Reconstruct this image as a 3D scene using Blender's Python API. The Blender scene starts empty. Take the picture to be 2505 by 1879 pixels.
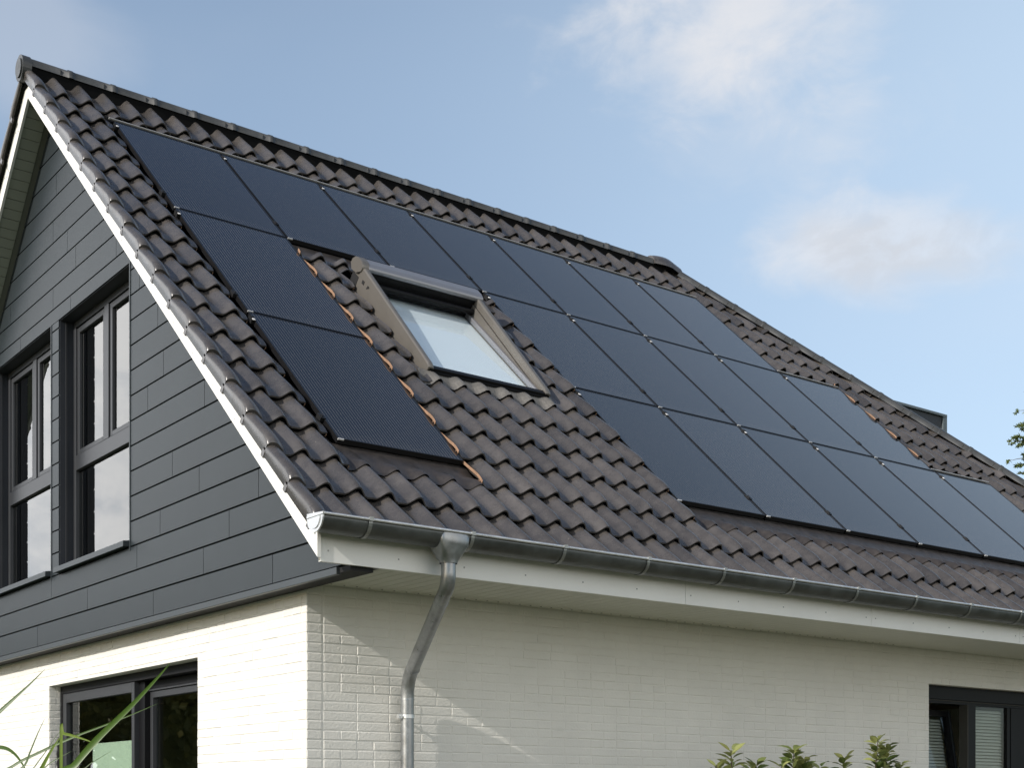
import bpy, math, random
from mathutils import Vector, Matrix, noise
random.seed(7)
R = math.radians
scene = bpy.context.scene
COL = scene.collection

# ------------------------------------------------------------------ sizes (metres)
PITCH = R(42.67); cp, sp = math.cos(PITCH), math.sin(PITCH)
W, L = 1.05, 1.83            # solar panel grid
YR = 4.60                    # ridge line
SR = YR / cp
GZ = -4.0                    # ground
XC, XW, YW, XB, YF = -.33, -.16, .13, -.58, -.757
ZS = -.97                    # soffit level
XE, YE = 11.6, 2 * YR - YW   # far walls
TW, TL, TS0, TX0 = .2318, .4035, -1.09, -.60
NC = 18
def P(x, s, o=0.):
    return Vector((x, s * cp - o * sp, s * sp + o * cp))
def PB(x, s, o=0.):
    v = P(x, s, o); v.y = 2 * YR - v.y; return v
def hipx(s): return 7.52 + (SR - s) / 1.48

# ------------------------------------------------------------------ materials
def newmat(name):
    m = bpy.data.materials.new(name); m.use_nodes = True
    nt = m.node_tree; b = nt.nodes['Principled BSDF']
    return m, nt, b
def mat(name, col, rough=.5, metal=0., var=.0, vscale=4., bump=0., bscale=60., spec=.5, rvar=0., coord='Object', stretch=None):
    m, nt, b = newmat(name); N = nt.nodes; K = nt.links
    b.inputs['Base Color'].default_value = (*col, 1); b.inputs['Roughness'].default_value = rough
    b.inputs['Metallic'].default_value = metal; b.inputs['Specular IOR Level'].default_value = spec
    tc = N.new('ShaderNodeTexCoord'); src = tc.outputs[coord]
    if stretch:
        mp = N.new('ShaderNodeMapping'); mp.inputs['Scale'].default_value = stretch
        K.new(src, mp.inputs[0]); src = mp.outputs[0]
    if var or rvar:
        n = N.new('ShaderNodeTexNoise'); n.inputs['Scale'].default_value = vscale; n.inputs['Detail'].default_value = 6
        n.inputs['Roughness'].default_value = .65
        K.new(src, n.inputs['Vector'])
        if var:
            mr = N.new('ShaderNodeMapRange'); mr.inputs[1].default_value = .25; mr.inputs[2].default_value = .75
            mr.inputs[3].default_value = 1 - var; mr.inputs[4].default_value = 1 + var
            K.new(n.outputs[0], mr.inputs[0])
            mx = N.new('ShaderNodeVectorMath'); mx.operation = 'SCALE'; mx.inputs[0].default_value = col
            K.new(mr.outputs[0], mx.inputs['Scale']); K.new(mx.outputs[0], b.inputs['Base Color'])
        if rvar:
            mr = N.new('ShaderNodeMapRange'); mr.inputs[1].default_value = .3; mr.inputs[2].default_value = .7
            mr.inputs[3].default_value = max(0, rough - rvar); mr.inputs[4].default_value = rough + rvar
            K.new(n.outputs[0], mr.inputs[0]); K.new(mr.outputs[0], b.inputs['Roughness'])
    if bump:
        n2 = N.new('ShaderNodeTexNoise'); n2.inputs['Scale'].default_value = bscale; n2.inputs['Detail'].default_value = 5
        K.new(src, n2.inputs['Vector'])
        bp = N.new('ShaderNodeBump'); bp.inputs['Strength'].default_value = bump; bp.inputs['Distance'].default_value = .01
        K.new(n2.outputs[0], bp.inputs['Height']); K.new(bp.outputs[0], b.inputs['Normal'])
    return m
def attr_tint(m, attr, lo, hi):
    """multiply the base colour by a per-face attribute"""
    nt = m.node_tree; b = nt.nodes['Principled BSDF']; N = nt.nodes; K = nt.links
    a = N.new('ShaderNodeAttribute'); a.attribute_name = attr
    mr = N.new('ShaderNodeMapRange'); mr.inputs[3].default_value = lo; mr.inputs[4].default_value = hi
    K.new(a.outputs['Fac'], mr.inputs[0])
    mx = N.new('ShaderNodeVectorMath'); mx.operation = 'SCALE'
    ln = b.inputs['Base Color'].links
    if ln: K.new(ln[0].from_socket, mx.inputs[0])
    else: mx.inputs[0].default_value = b.inputs['Base Color'].default_value[:3]
    K.new(mr.outputs[0], mx.inputs['Scale']); K.new(mx.outputs[0], b.inputs['Base Color'])
    return m

M = {}
M['tile'] = attr_tint(mat('tile_engobe', (.069, .0615, .056), .28, var=.25, vscale=9, bump=.12, bscale=150, rvar=.08, spec=.8), 'tint', .70, 1.28)
def weather(m):
    """rain streaks down the slope and small pale lichen specks"""
    nt = m.node_tree; b = nt.nodes['Principled BSDF']; N = nt.nodes; K = nt.links; src = b.inputs['Base Color'].links[0].from_socket
    tc = N.new('ShaderNodeTexCoord'); mp = N.new('ShaderNodeMapping'); mp.inputs['Scale'].default_value = (7, .7, .7); K.new(tc.outputs['Object'], mp.inputs[0])
    n = N.new('ShaderNodeTexNoise'); n.inputs['Scale'].default_value = 1.5; n.inputs['Detail'].default_value = 6; K.new(mp.outputs[0], n.inputs['Vector'])
    mr = N.new('ShaderNodeMapRange'); mr.inputs[1].default_value = .3; mr.inputs[2].default_value = .7; mr.inputs[3].default_value = .78; mr.inputs[4].default_value = 1.2; K.new(n.outputs[0], mr.inputs[0])
    sc = N.new('ShaderNodeVectorMath'); sc.operation = 'SCALE'; K.new(src, sc.inputs[0]); K.new(mr.outputs[0], sc.inputs['Scale'])
    n2 = N.new('ShaderNodeTexNoise'); n2.inputs['Scale'].default_value = 42; n2.inputs['Detail'].default_value = 2; K.new(tc.outputs['Object'], n2.inputs['Vector'])
    r2 = N.new('ShaderNodeMapRange'); r2.inputs[1].default_value = .735; r2.inputs[2].default_value = .80; r2.inputs[4].default_value = .55; K.new(n2.outputs[0], r2.inputs[0])
    mx = N.new('ShaderNodeMix'); mx.data_type = 'RGBA'; mx.inputs['B'].default_value = (.22, .20, .17, 1); K.new(r2.outputs[0], mx.inputs[0]); K.new(sc.outputs[0], mx.inputs['A'])
    K.new(mx.outputs['Result'], b.inputs['Base Color']); return m
weather(M['tile'])
M['clay'] = mat('cut_clay', (.29, .175, .11), .9, var=.3, vscale=25)
M['under'] = mat('underlay', (.005, .005, .005), .95, spec=.1)
M['ridge'] = mat('ridge_tile', (.042, .044, .044), .42, var=.2, vscale=8, rvar=.1)
M['white'] = mat('white_board', (.80, .79, .75), .38, var=.04, vscale=3, bump=.02, bscale=200)
M['soffit'] = mat('soffit_board', (.62, .62, .54), .5, var=.05, vscale=3)
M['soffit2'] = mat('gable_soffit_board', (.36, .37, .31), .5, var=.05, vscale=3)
M['groove'] = mat('board_groove', (.20, .20, .17), .8)
M['screw'] = mat('screw', (.28, .28, .27), .4, .8)
M['brick'] = attr_tint(mat('painted_brick', (.735, .712, .655), .62, var=.05, vscale=2.5, bump=.35, bscale=55), 'tint', .985, 1.012)
M['clad'] = attr_tint(mat('fibre_cement', (.0185, .0248, .0285), .46, var=.1, vscale=3, bump=.1, bscale=260, spec=.4), 'tint', .9, 1.1)
M['cladtrim'] = mat('clad_trim', (.034, .042, .047), .45, var=.1)
M['black'] = mat('black_gap', (.008, .008, .009), .8)
M['frame'] = mat('anthracite_frame', (.033, .035, .039), .42, var=.08, bump=.06, bscale=300)
M['reveal'] = mat('dark_reveal', (.022, .025, .032), .5, var=.1)
M['zinc'] = mat('weathered_zinc_dim', (.125, .132, .13), .42, .75, var=.35, vscale=5, rvar=.14, bump=.05, bscale=30)  # weathered gutter zinc, its dark ground reflection put into the colour
M['zincl'] = mat('bright_zinc', (.62, .63, .63), .38, .7, var=.2, vscale=9, rvar=.1)
M['lead'] = mat('brown_flashing', (.056, .048, .043), .42, .35, var=.3, vscale=14, bump=.3, bscale=22, rvar=.12)
M['apron'] = mat('grey_apron', (.16, .15, .135), .5, .3, var=.25, vscale=30, bump=.35, bscale=90)
M['cheek'] = mat('window_metal', (.16, .148, .132), .42, .35, var=.08, vscale=6)
M['hood'] = mat('hood_metal', (.26, .262, .28), .36, .5, var=.06)
M['dark'] = mat('dark_profile', (.006, .006, .007), .5, spec=.2)
M['pframe'] = mat('panel_frame', (.010, .010, .011), .4, .2)
M['clampb'] = mat('clamp_black', (.010, .010, .010), .5)
M['steel'] = mat('clamp_steel_glint', (.8, .79, .77), .4, .3)  # steel bits in a pale, mostly non-metal colour that paints in their glint
M['strip'] = mat('light_strip', (.36, .35, .33), .4, .3, var=.15)
M['brk'] = mat('bracket_zinc', (.30, .31, .30), .42, .75, var=.3, vscale=12)
M['pipe'] = mat('pipe_zinc_lit', (.32, .33, .335), .36, .8, var=.35, vscale=7, rvar=.12, bump=.04, bscale=30)  # same zinc made paler, its sky gleam put into the colour
M['room'] = mat('room_dark', (.05, .048, .042), .9)
M['blind'] = mat('blind_slat', (.50, .52, .50), .5)
M['board'] = mat('cabinet_white', (.74, .80, .74), .6)
M['bark'] = mat('bark', (.10, .075, .055), .9, var=.3, vscale=20, bump=.5, bscale=40)
M['lawn'] = mat('lawn', (.036, .050, .014), .9, var=.35, vscale=3)
M['paving'] = mat('paving', (.118, .110, .072), .8, var=.12, vscale=2)
M['foam'] = mat('sealing_foam', (.006, .006, .006), .9, bump=.8, bscale=90)

def glass(name, ior, tint, rough=0.):
    m = bpy.data.materials.new(name); m.use_nodes = True; nt = m.node_tree; N = nt.nodes; K = nt.links
    N.remove(N['Principled BSDF']); out = N['Material Output']
    f = N.new('ShaderNodeFresnel'); f.inputs['IOR'].default_value = ior
    t = N.new('ShaderNodeBsdfTransparent'); t.inputs[0].default_value = (*tint, 1)
    g = N.new('ShaderNodeBsdfGlossy'); g.inputs['Roughness'].default_value = rough; g.inputs[0].default_value = (.97, .98, .98, 1)
    tc = N.new('ShaderNodeTexCoord'); n = N.new('ShaderNodeTexNoise'); n.inputs['Scale'].default_value = 1.6
    bp = N.new('ShaderNodeBump'); bp.inputs['Strength'].default_value = .006; bp.inputs['Distance'].default_value = .05
    K.new(tc.outputs['Object'], n.inputs['Vector']); K.new(n.outputs[0], bp.inputs['Height']); K.new(bp.outputs[0], g.inputs['Normal'])
    ge = N.new('ShaderNodeNewGeometry'); fr = N.new('ShaderNodeMath'); fr.operation = 'SUBTRACT'; fr.inputs[0].default_value = 1; K.new(ge.outputs['Backfacing'], fr.inputs[1])
    ff = N.new('ShaderNodeMath'); ff.operation = 'MULTIPLY'; K.new(f.outputs[0], ff.inputs[0]); K.new(fr.outputs[0], ff.inputs[1])
    mx = N.new('ShaderNodeMixShader'); K.new(ff.outputs[0], mx.inputs[0]); K.new(t.outputs[0], mx.inputs[1]); K.new(g.outputs[0], mx.inputs[2])
    K.new(mx.outputs[0], out.inputs[0]); return m
M['pane'] = glass('coated_pane', 2.3, (.42, .44, .40))
M['pane2'] = glass('roof_pane', 1.9, (.95, .97, .97))
M['pane3'] = glass('door_pane', 2.0, (.80, .85, .80))
M['pane4'] = glass('eave_pane', 1.45, (.9, .92, .9))

def solar_glass():
    m, nt, b = newmat('solar_cells'); N = nt.nodes; K = nt.links
    tc = N.new('ShaderNodeTexCoord'); sx = N.new('ShaderNodeSeparateXYZ'); K.new(tc.outputs['Object'], sx.inputs[0])
    def line(axis, period, width, off=0.):
        a = N.new('ShaderNodeMath'); a.operation = 'ADD'; a.inputs[1].default_value = off; K.new(sx.outputs[axis], a.inputs[0])
        d = N.new('ShaderNodeMath'); d.operation = 'PINGPONG'; d.inputs[1].default_value = period / 2; K.new(a.outputs[0], d.inputs[0])
        l = N.new('ShaderNodeMath'); l.operation = 'LESS_THAN'; l.inputs[1].default_value = width / 2; K.new(d.outputs[0], l.inputs[0]); return l.outputs[0]
    wires = line(0, .0262, .0042)
    cellv = line(0, .1715, .0035, .01); cellh = line(1, .0915, .0012)
    n = N.new('ShaderNodeTexNoise'); n.inputs['Scale'].default_value = 3.; n.inputs['Detail'].default_value = 3; K.new(tc.outputs['Object'], n.inputs['Vector'])
    cr = N.new('ShaderNodeMix'); cr.data_type = 'RGBA'; cr.inputs['A'].default_value = (.0035, .004, .007, 1); cr.inputs['B'].default_value = (.006, .006, .008, 1)
    K.new(n.outputs[0], cr.inputs[0])
    gp = N.new('ShaderNodeMath'); gp.operation = 'MAXIMUM'; K.new(cellv, gp.inputs[0]); K.new(cellh, gp.inputs[1])
    m1 = N.new('ShaderNodeMix'); m1.data_type = 'RGBA'; m1.inputs['B'].default_value = (.006, .006, .007, 1); K.new(gp.outputs[0], m1.inputs[0]); K.new(cr.outputs['Result'], m1.inputs['A'])
    m2 = N.new('ShaderNodeMix'); m2.data_type = 'RGBA'; m2.inputs['B'].default_value = (.105, .102, .098, 1); K.new(wires, m2.inputs[0]); K.new(m1.outputs['Result'], m2.inputs['A'])
    oi = N.new('ShaderNodeObjectInfo'); pv = N.new('ShaderNodeMapRange'); pv.inputs[3].default_value = .8; pv.inputs[4].default_value = 1.25; K.new(oi.outputs['Random'], pv.inputs[0])
    sv = N.new('ShaderNodeVectorMath'); sv.operation = 'SCALE'; K.new(m2.outputs['Result'], sv.inputs[0]); K.new(pv.outputs[0], sv.inputs['Scale'])
    # thin dust that gathers along the lower frame
    dn = N.new('ShaderNodeTexNoise'); dn.inputs['Scale'].default_value = 9; dn.inputs['Detail'].default_value = 6; K.new(tc.outputs['Object'], dn.inputs['Vector'])
    de = N.new('ShaderNodeMapRange'); de.inputs[1].default_value = .0; de.inputs[2].default_value = .16; de.inputs[3].default_value = .07; de.inputs[4].default_value = .006; K.new(sx.outputs[1], de.inputs[0])
    dm = N.new('ShaderNodeMath'); dm.operation = 'MULTIPLY'; K.new(de.outputs[0], dm.inputs[0]); K.new(dn.outputs[0], dm.inputs[1])
    md = N.new('ShaderNodeMix'); md.data_type = 'RGBA'; md.inputs['B'].default_value = (.30, .27, .23, 1); K.new(dm.outputs[0], md.inputs[0]); K.new(sv.outputs[0], md.inputs['A'])
    K.new(md.outputs['Result'], b.inputs['Base Color'])
    b.inputs['Roughness'].default_value = .09; b.inputs['Specular IOR Level'].default_value = .55
    n2 = N.new('ShaderNodeTexNoise'); n2.inputs['Scale'].default_value = 700.; K.new(tc.outputs['Object'], n2.inputs['Vector'])
    bp = N.new('ShaderNodeBump'); bp.inputs['Strength'].default_value = .0; bp.inputs['Distance'].default_value = .002
    K.new(n2.outputs[0], bp.inputs['Height']); K.new(bp.outputs[0], b.inputs['Normal'])
    return m
M['cells'] = solar_glass()

def leafmat(name, cols, rough=.5, trans=.35):
    m, nt, b = newmat(name); N = nt.nodes; K = nt.links
    a = N.new('ShaderNodeAttribute'); a.attribute_name = 'tint'
    cr = N.new('ShaderNodeValToRGB'); e = cr.color_ramp.elements
    e[0].color = (*cols[0], 1); e[1].color = (*cols[-1], 1)
    for i, c in enumerate(cols[1:-1]):
        x = e.new((i + 1) / (len(cols) - 1)); x.color = (*c, 1)
    K.new(a.outputs['Fac'], cr.inputs[0]); K.new(cr.outputs[0], b.inputs['Base Color'])
    b.inputs['Roughness'].default_value = rough
    t = N.new('ShaderNodeBsdfTranslucent'); K.new(cr.outputs[0], t.inputs[0])
    mx = N.new('ShaderNodeMixShader'); mx.inputs[0].default_value = trans
    K.new(b.outputs[0], mx.inputs[1]); K.new(t.outputs[0], mx.inputs[2]); K.new(mx.outputs[0], N['Material Output'].inputs[0])
    return m
M['reed'] = leafmat('reed_leaf', [(.035, .075, .012), (.085, .16, .022), (.21, .29, .05)], .4)
M['apple'] = leafmat('apple_leaf', [(.035, .065, .018), (.10, .14, .035), (.34, .36, .13)], .4, .25)
M['spruce'] = leafmat('spruce_needles', [(.03, .055, .02), (.08, .12, .03), (.22, .24, .06)], .6, .2)
M['oak'] = leafmat('tree_leaf', [(.07, .075, .018), (.15, .15, .03), (.30, .25, .05)], .6, .3)

# ------------------------------------------------------------------ mesh builder
class MB:
    def __init__(s): s.v = []; s.f = []; s.mi = []; s.sm = []; s.t = []
    def face(s, vs, mi=0, sm=False, t=.5):
        i = len(s.v); s.v.extend([tuple(v) for v in vs]); s.f.append(tuple(range(i, i + len(vs)))); s.mi.append(mi); s.sm.append(sm); s.t.append(t)
    def grid(s, rows, mi=0, sm=True, t=.5, closed=False):
        i = len(s.v); n = len(rows[0])
        for r in rows: s.v.extend([tuple(v) for v in r])
        for a in range(len(rows) - 1):
            for b in range(n if closed else n - 1):
                c = (b + 1) % n
                s.f.append((i + a * n + b, i + a * n + c, i + (a + 1) * n + c, i + (a + 1) * n + b)); s.mi.append(mi); s.sm.append(sm); s.t.append(t)
    def hexa(s, c, mi=0, t=.5):
        """8 corners: bottom 4 ccw, top 4 ccw"""
        i = len(s.v); s.v.extend([tuple(v) for v in c])
        for q in ((3, 2, 1, 0), (4, 5, 6, 7), (0, 1, 5, 4), (1, 2, 6, 5), (2, 3, 7, 6), (3, 0, 4, 7)):
            s.f.append(tuple(i + k for k in q)); s.mi.append(mi); s.sm.append(False); s.t.append(t)
    def box(s, x0, x1, y0, y1, z0, z1, mi=0, t=.5):
        s.hexa([(x0, y0, z0), (x1, y0, z0), (x1, y1, z0), (x0, y1, z0), (x0, y0, z1), (x1, y0, z1), (x1, y1, z1), (x0, y1, z1)], mi, t)
    def pbox(s, x0, x1, s0, s1, o0, o1, mi=0, t=.5, F=P):
        s.hexa([F(x0, s0, o0), F(x1, s0, o0), F(x1, s1, o0), F(x0, s1, o0), F(x0, s0, o1), F(x1, s0, o1), F(x1, s1, o1), F(x0, s1, o1)], mi, t)
    def prism(s, poly, a, b, axis, mi=0, t=.5):
        """polygon in the other two axes, extruded along axis from a to b"""
        def mk(p, w):
            return {'x': (w, p[0], p[1]), 'y': (p[0], w, p[1]), 'z': (p[0], p[1], w)}[axis]
        A = [mk(p, a) for p in poly]; B = [mk(p, b) for p in poly]
        s.face(A[::-1], mi, False, t); s.face(B, mi, False, t)
        for i in range(len(poly)):
            j = (i + 1) % len(poly); s.face([A[i], A[j], B[j], B[i]], mi, False, t)
    def tube(s, path, r, n=10, mi=0, caps=True, t=.5):
        rows = []; path = [Vector(p) for p in path]
        up = None
        for i, p in enumerate(path):
            d = (path[min(i + 1, len(path) - 1)] - path[max(i - 1, 0)]).normalized()
            if up is None:
                up = d.orthogonal().normalized()
            up = (up - d * up.dot(d)).normalized(); q = d.cross(up)
            rr = r[i] if isinstance(r, (list, tuple)) else r
            rows.append([p + (up * math.cos(2 * math.pi * k / n) + q * math.sin(2 * math.pi * k / n)) * rr for k in range(n)])
        s.grid(rows, mi, True, t, True)
        if caps:
            s.face(rows[0][::-1], mi, False, t); s.face(rows[-1], mi, False, t)
    def build(s, name, mats, parent=None, origin=None, bev=0., recalc=True):
        me = bpy.data.meshes.new(name)
        o0 = Vector(origin) if origin is not None else Vector((0, 0, 0))
        me.from_pydata([tuple(Vector(v) - o0) for v in s.v], [], s.f)
        if not isinstance(mats, (list, tuple)): mats = [mats]
        for m in mats: me.materials.append(m)
        me.polygons.foreach_set('material_index', s.mi); me.polygons.foreach_set('use_smooth', s.sm)
        a = me.attributes.new('tint', 'FLOAT', 'FACE'); a.data.foreach_set('value', s.t)
        me.update()
        if recalc:
            import bmesh
            bm = bmesh.new(); bm.from_mesh(me); bmesh.ops.recalc_face_normals(bm, faces=bm.faces); bm.to_mesh(me); bm.free()
        o = bpy.data.objects.new(name, me); COL.objects.link(o); o.location = o0
        if parent: o.parent = parent; o.matrix_parent_inverse = Matrix.Translation(-Vector(parent.location))
        if bev:
            b = o.modifiers.new('edge', 'BEVEL'); b.width = bev; b.segments = 2; b.limit_method = 'ANGLE'
        return o
def empty(name, loc, parent=None):
    o = bpy.data.objects.new(name, None); COL.objects.link(o); o.location = loc; o.empty_display_size = .2
    if parent: o.parent = parent; o.matrix_parent_inverse = Matrix.Translation(-Vector(parent.location))
    return o
def tag(o, label=None, cat=None, group=None, kind=None):
    if label: o['label'] = label
    if cat: o['category'] = cat
    if group: o['group'] = group
    if kind: o['kind'] = kind
    return o

# every object keeps plain world placement: parents are never rotated, so the inverse is a translation
house = tag(empty('house', (0, 0, 0)), 'white painted brick house with charcoal clad gable and dark tiled roof', 'house')

# ------------------------------------------------------------------ roof tiles
BLOCK = [(-.015, 1.047, -.30, 5.60), (1.047, 3.125, 3.40, 5.60), (3.125, 7.375, -.30, 5.60),
         (7.375, 8.40, -.30, 3.77), (8.40, 9.46, -.30, 1.94), (1.425, 2.715, TS0 + 6 * TL - .002, 3.25)]
def blocked(x, s):
    return any(a < x < b and c < s < d for a, b, c, d in BLOCK)
def prof(ph):
    ph = ph - math.floor(ph)            # crest at 0, wide flat valley, steeper on the right of the crest
    u = ph if ph < .5 else ph - 1
    w = .31 if u > 0 else .37
    c = max(0., math.cos(min(1., abs(u) / w) * math.pi) * .5 + .5)
    return c ** .85
def tile_roof(F, blk, hip=None, cols=(-2, 56), x_lo=-.50, name='tiles'):
    mb = MB()
    for j in range(NC):
        s0 = TS0 + j * TL; s1 = s0 + TL + (.035 if j < NC - 1 else .07)
        for k in range(cols[0], cols[1]):
            xa = max(x_lo, TX0 + (k - .66) * TW); xb = TX0 + (k + .345) * TW
            if xb <= x_lo + .01: continue
            lx = hip(s0) if hip else 1e9
            if xa > lx: continue
            tint = min(1, max(0, random.gauss(.5, .2))); dz = random.uniform(-.0022, .0022); ds = random.uniform(-.004, .004)
            n = 13
            xs = [xa + (xb - xa) * i / n for i in range(n + 1)]
            ss = [s0 + ds, s0 + ds + .008, s0 + ds + .022, s0 + ds + .042, s0 + ds + .068, s0 + ds + .105, s0 + .24, s1]
            for a, b, c, d in blk:
                for q in (a, b):
                    if xa < q < xb: xs.append(q)
                for q in (c, d):
                    if s0 + .01 < q < s1: ss.append(q)
            xs = sorted(set(xs)); ss = sorted(set(ss))
            def O(x, s):
                o = -.066 + .062 * prof((x - TX0) / TW) + .056 * (1 - (s - s0) / TL * (.55 if j == NC - 1 else 1)) + dz
                t = s - s0 - ds
                if t < .105: o -= .018 * (1 - t / .105) ** 2
                o -= .003 * max(0, 1 - (x - xa) / .03)
                return o
            def pt(x, s, dn=0.):
                x2 = min(x, hip(s)) if hip else x
                return F(x2, s, O(x, s) - dn)
            inside = {}
            for a in range(len(ss) - 1):
                for b in range(len(xs) - 1):
                    cx_, cs_ = (xs[b] + xs[b + 1]) / 2, (ss[a] + ss[a + 1]) / 2
                    ok = not (blk and blocked(cx_, cs_))
                    if hip and xs[b] >= hip(ss[a]) and xs[b] >= hip(ss[a + 1]): ok = False
                    inside[a, b] = ok
            base = len(mb.v); nx = len(xs)
            for s in ss:
                for x in xs: mb.v.append(tuple(pt(x, s)))
            for (a, b), ok in inside.items():
                if not ok: continue
                i = base + a * nx + b
                mb.f.append((i, i + 1, i + nx + 1, i + nx)); mb.mi.append(0); mb.sm.append(True); mb.t.append(tint)
                if a == 0 or not inside.get((a - 1, b)):
                    # lip of the tile; underside and gap faces are black, painting in its shadow
                    q = [pt(xs[b], ss[a]), pt(xs[b + 1], ss[a]), pt(xs[b + 1], ss[a], .012), pt(xs[b], ss[a], .012)]
                    q2 = [q[3], q[2], pt(xs[b + 1], ss[a] + .014, .015), pt(xs[b], ss[a] + .014, .015)]
                    q3 = [q2[3], q2[2], pt(xs[b + 1], ss[a] + .015, .045), pt(xs[b], ss[a] + .015, .045)]
                    mb.face(q, 0, False, tint); mb.face(q2, 2, False, tint); mb.face(q3, 2, False, tint)
                for db, xx in ((-1, xs[b]), (1, xs[b + 1])):
                    edge = (b + db < 0) or (b + db > nx - 2)
                    cut = not edge and not inside[a, b + db] and not (hip and xx >= hip(ss[a]) - .05)
                    if cut or (edge and db == 1):
                        th = .021 if cut else .010
                        mb.face([pt(xx, ss[a]), pt(xx, ss[a + 1]), pt(xx, ss[a + 1], th), pt(xx, ss[a], th)], 1 if cut else 0, False, tint)
                    if cut and a == 0:      # curled interlock at the tile's cut front corner
                        cpt = pt(xx, ss[0], .0); o_ = O(xx, ss[0]); sg = -db * .0
                        pts = [F(xx - db * .002, ss[0] + u, o_ - w_) for u, w_ in ((.05, .012), (.016, .004), (.0, .016), (.006, .034), (.03, .036), (.034, .022), (.05, .03))]
                        mb.tube(pts, .0042, 5, 1, True)
    return mb
roof = tile_roof(P, BLOCK, hipx).build('roof', [M['tile'], M['clay'], M['under']], house, recalc=False)
tile_b = tile_roof(PB, [], None, (0, 6)).build('roof', [M['tile'], M['clay'], M['under']], house, recalc=False)
roof['label'] = 'dark brown wavy tiled roof slope under the solar panels'
tile_b['label'] = 'rear tiled roof slope behind the ridge'

# deck under the tiles: front slope, rear slope, hip slope
mb = MB(); D0, D1 = -.13, -.10
def deck(F, x0, xr, xe):
    pts = [(x0, TS0 + .07), (xe, TS0 + .07), (xr, SR - .1), (x0, SR - .1)]
    lo = [F(x, s, -.19 + .02) for x, s in pts]; hi = [F(x, s, D1) for x, s in pts]
    mb.hexa(lo + hi, 0)
deck(P, -.55, 7.45, hipx(TS0)); deck(PB, -.545, 7.45, hipx(TS0))
mb.build('underlay', M['under'], roof)
mb = MB()
e0 = P(hipx(TS0), TS0, -.02); e1 = PB(hipx(TS0), TS0, -.02); r0 = Vector((7.5, YR, SR * sp - .03))
mb.face([e0, e1, r0]); mb.face([e0 - Vector((0, 0, .1)), e1 - Vector((0, 0, .1)), r0 - Vector((0, 0, .1))])
mb.build('hip_slope', M['tile'], roof, recalc=False)
# rear slope beyond the modelled tile columns: plain ribbed sheet of the same tile
mb = MB()
xs = [TX0 + (5.34 + i / 8) * TW for i in range(8 * 52)]
rows = []
for s in (TS0, SR - .1):
    rows.append([PB(min(x, hipx(s)), s, -.03 + .045 * prof((x - TX0) / TW)) for x in xs])
mb.grid(rows); mb.build('rear_tile_field', M['tile'], roof, recalc=False)

# verge tiles: each has a rounded top and a side flap that steps over the barge board
def verge_mesh():
    mb = MB()
    prf = [(-.505, -.012), (-.53, .008), (-.553, .028), (-.575, .037), (-.597, .037), (-.615, .031), (-.627, .021), (-.632, .012), (-.6325, .006), (-.6325, -.068), (-.617, -.068)]
    rows = []
    for s, lift in ((0, .012), (.01, .020), (.03, .027), (.09, .032), (.22, .018), (.43, -.012)):
        rows.append([Vector((x, s, o + lift - .012 if o > -.06 else o + .012 * (1 - s / .43))) for x, o in prf])
    mb.grid(rows, 0, True, .5)
    mb.face([v - Vector((0, 0, 0)) for v in rows[0][:9]] + [Vector((-.617, 0, -.02)), Vector((-.60, .0, .012)), Vector((-.56, 0, .008)), Vector((-.53, 0, -.02))], 0, False, .35)
    mb.box(-.6335, -.616, -.004, .035, -.082, -.03, 0, .4)     # drip nib at the lower end of the flap
    return mb
vm = verge_mesh()
def verge_at(F, j, first):
    m2 = MB(); s0 = TS0 + j * TL
    m2.v = [tuple(F(x, s0 + s, o)) for x, s, o in vm.v]; m2.f = vm.f; m2.mi = vm.mi; m2.sm = vm.sm
    tt = random.uniform(.3, .7); m2.t = [tt] * len(vm.t)
    return m2.build('verge_tile', M['tile'], roof)
for j in range(NC):
    verge_at(P, j, False); verge_at(PB, j, False)

# ridge and hip caps
def cap_mesh(l, w, h):
    mb = MB(); rows = []
    for x, k in ((0, 1.0), (l - .045, .97), (l - .044, 1.06), (l - .004, 1.06), (l, 1.02), (l + .03, .97)):
        rows.append([Vector((x, -w * k * math.cos(a), h * k * math.sin(a) ** .7 - (.0 if 0 < i < 12 else .022))) for i, a in enumerate([math.pi * q / 12 for q in range(13)])])
    mb.grid(rows, 0, True); mb.face(rows[0], 0)
    for sg in (-1, 1):      # little clips under the rim
        mb.box(l - .13, l - .12, sg * w * .93 - .006, sg * w * .93 + .006, -.012, .028, 0)
    me = mb
    return me
cm = cap_mesh(.41, .098, .072)
def put_cap(nm, mb, Mx, parent, t=.5):
    m2 = MB(); m2.v = [tuple(Mx @ Vector(v)) for v in mb.v]; m2.f = mb.f; m2.mi = mb.mi; m2.sm = mb.sm; m2.t = mb.t
    return m2.build(nm, M['ridge'], parent, bev=0)
ZCAP = SR * sp + .008
for i in range(19):
    put_cap('ridge_tile', cm, Matrix.Translation((-.60 + i * .41, YR, ZCAP + random.uniform(-.002, .002))), roof)
mb = MB(); mb.box(-.60, 7.3, YR - .085, YR + .085, SR * sp - .16, ZCAP + .03); mb.build('ridge_batten', M['under'], roof)
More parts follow.
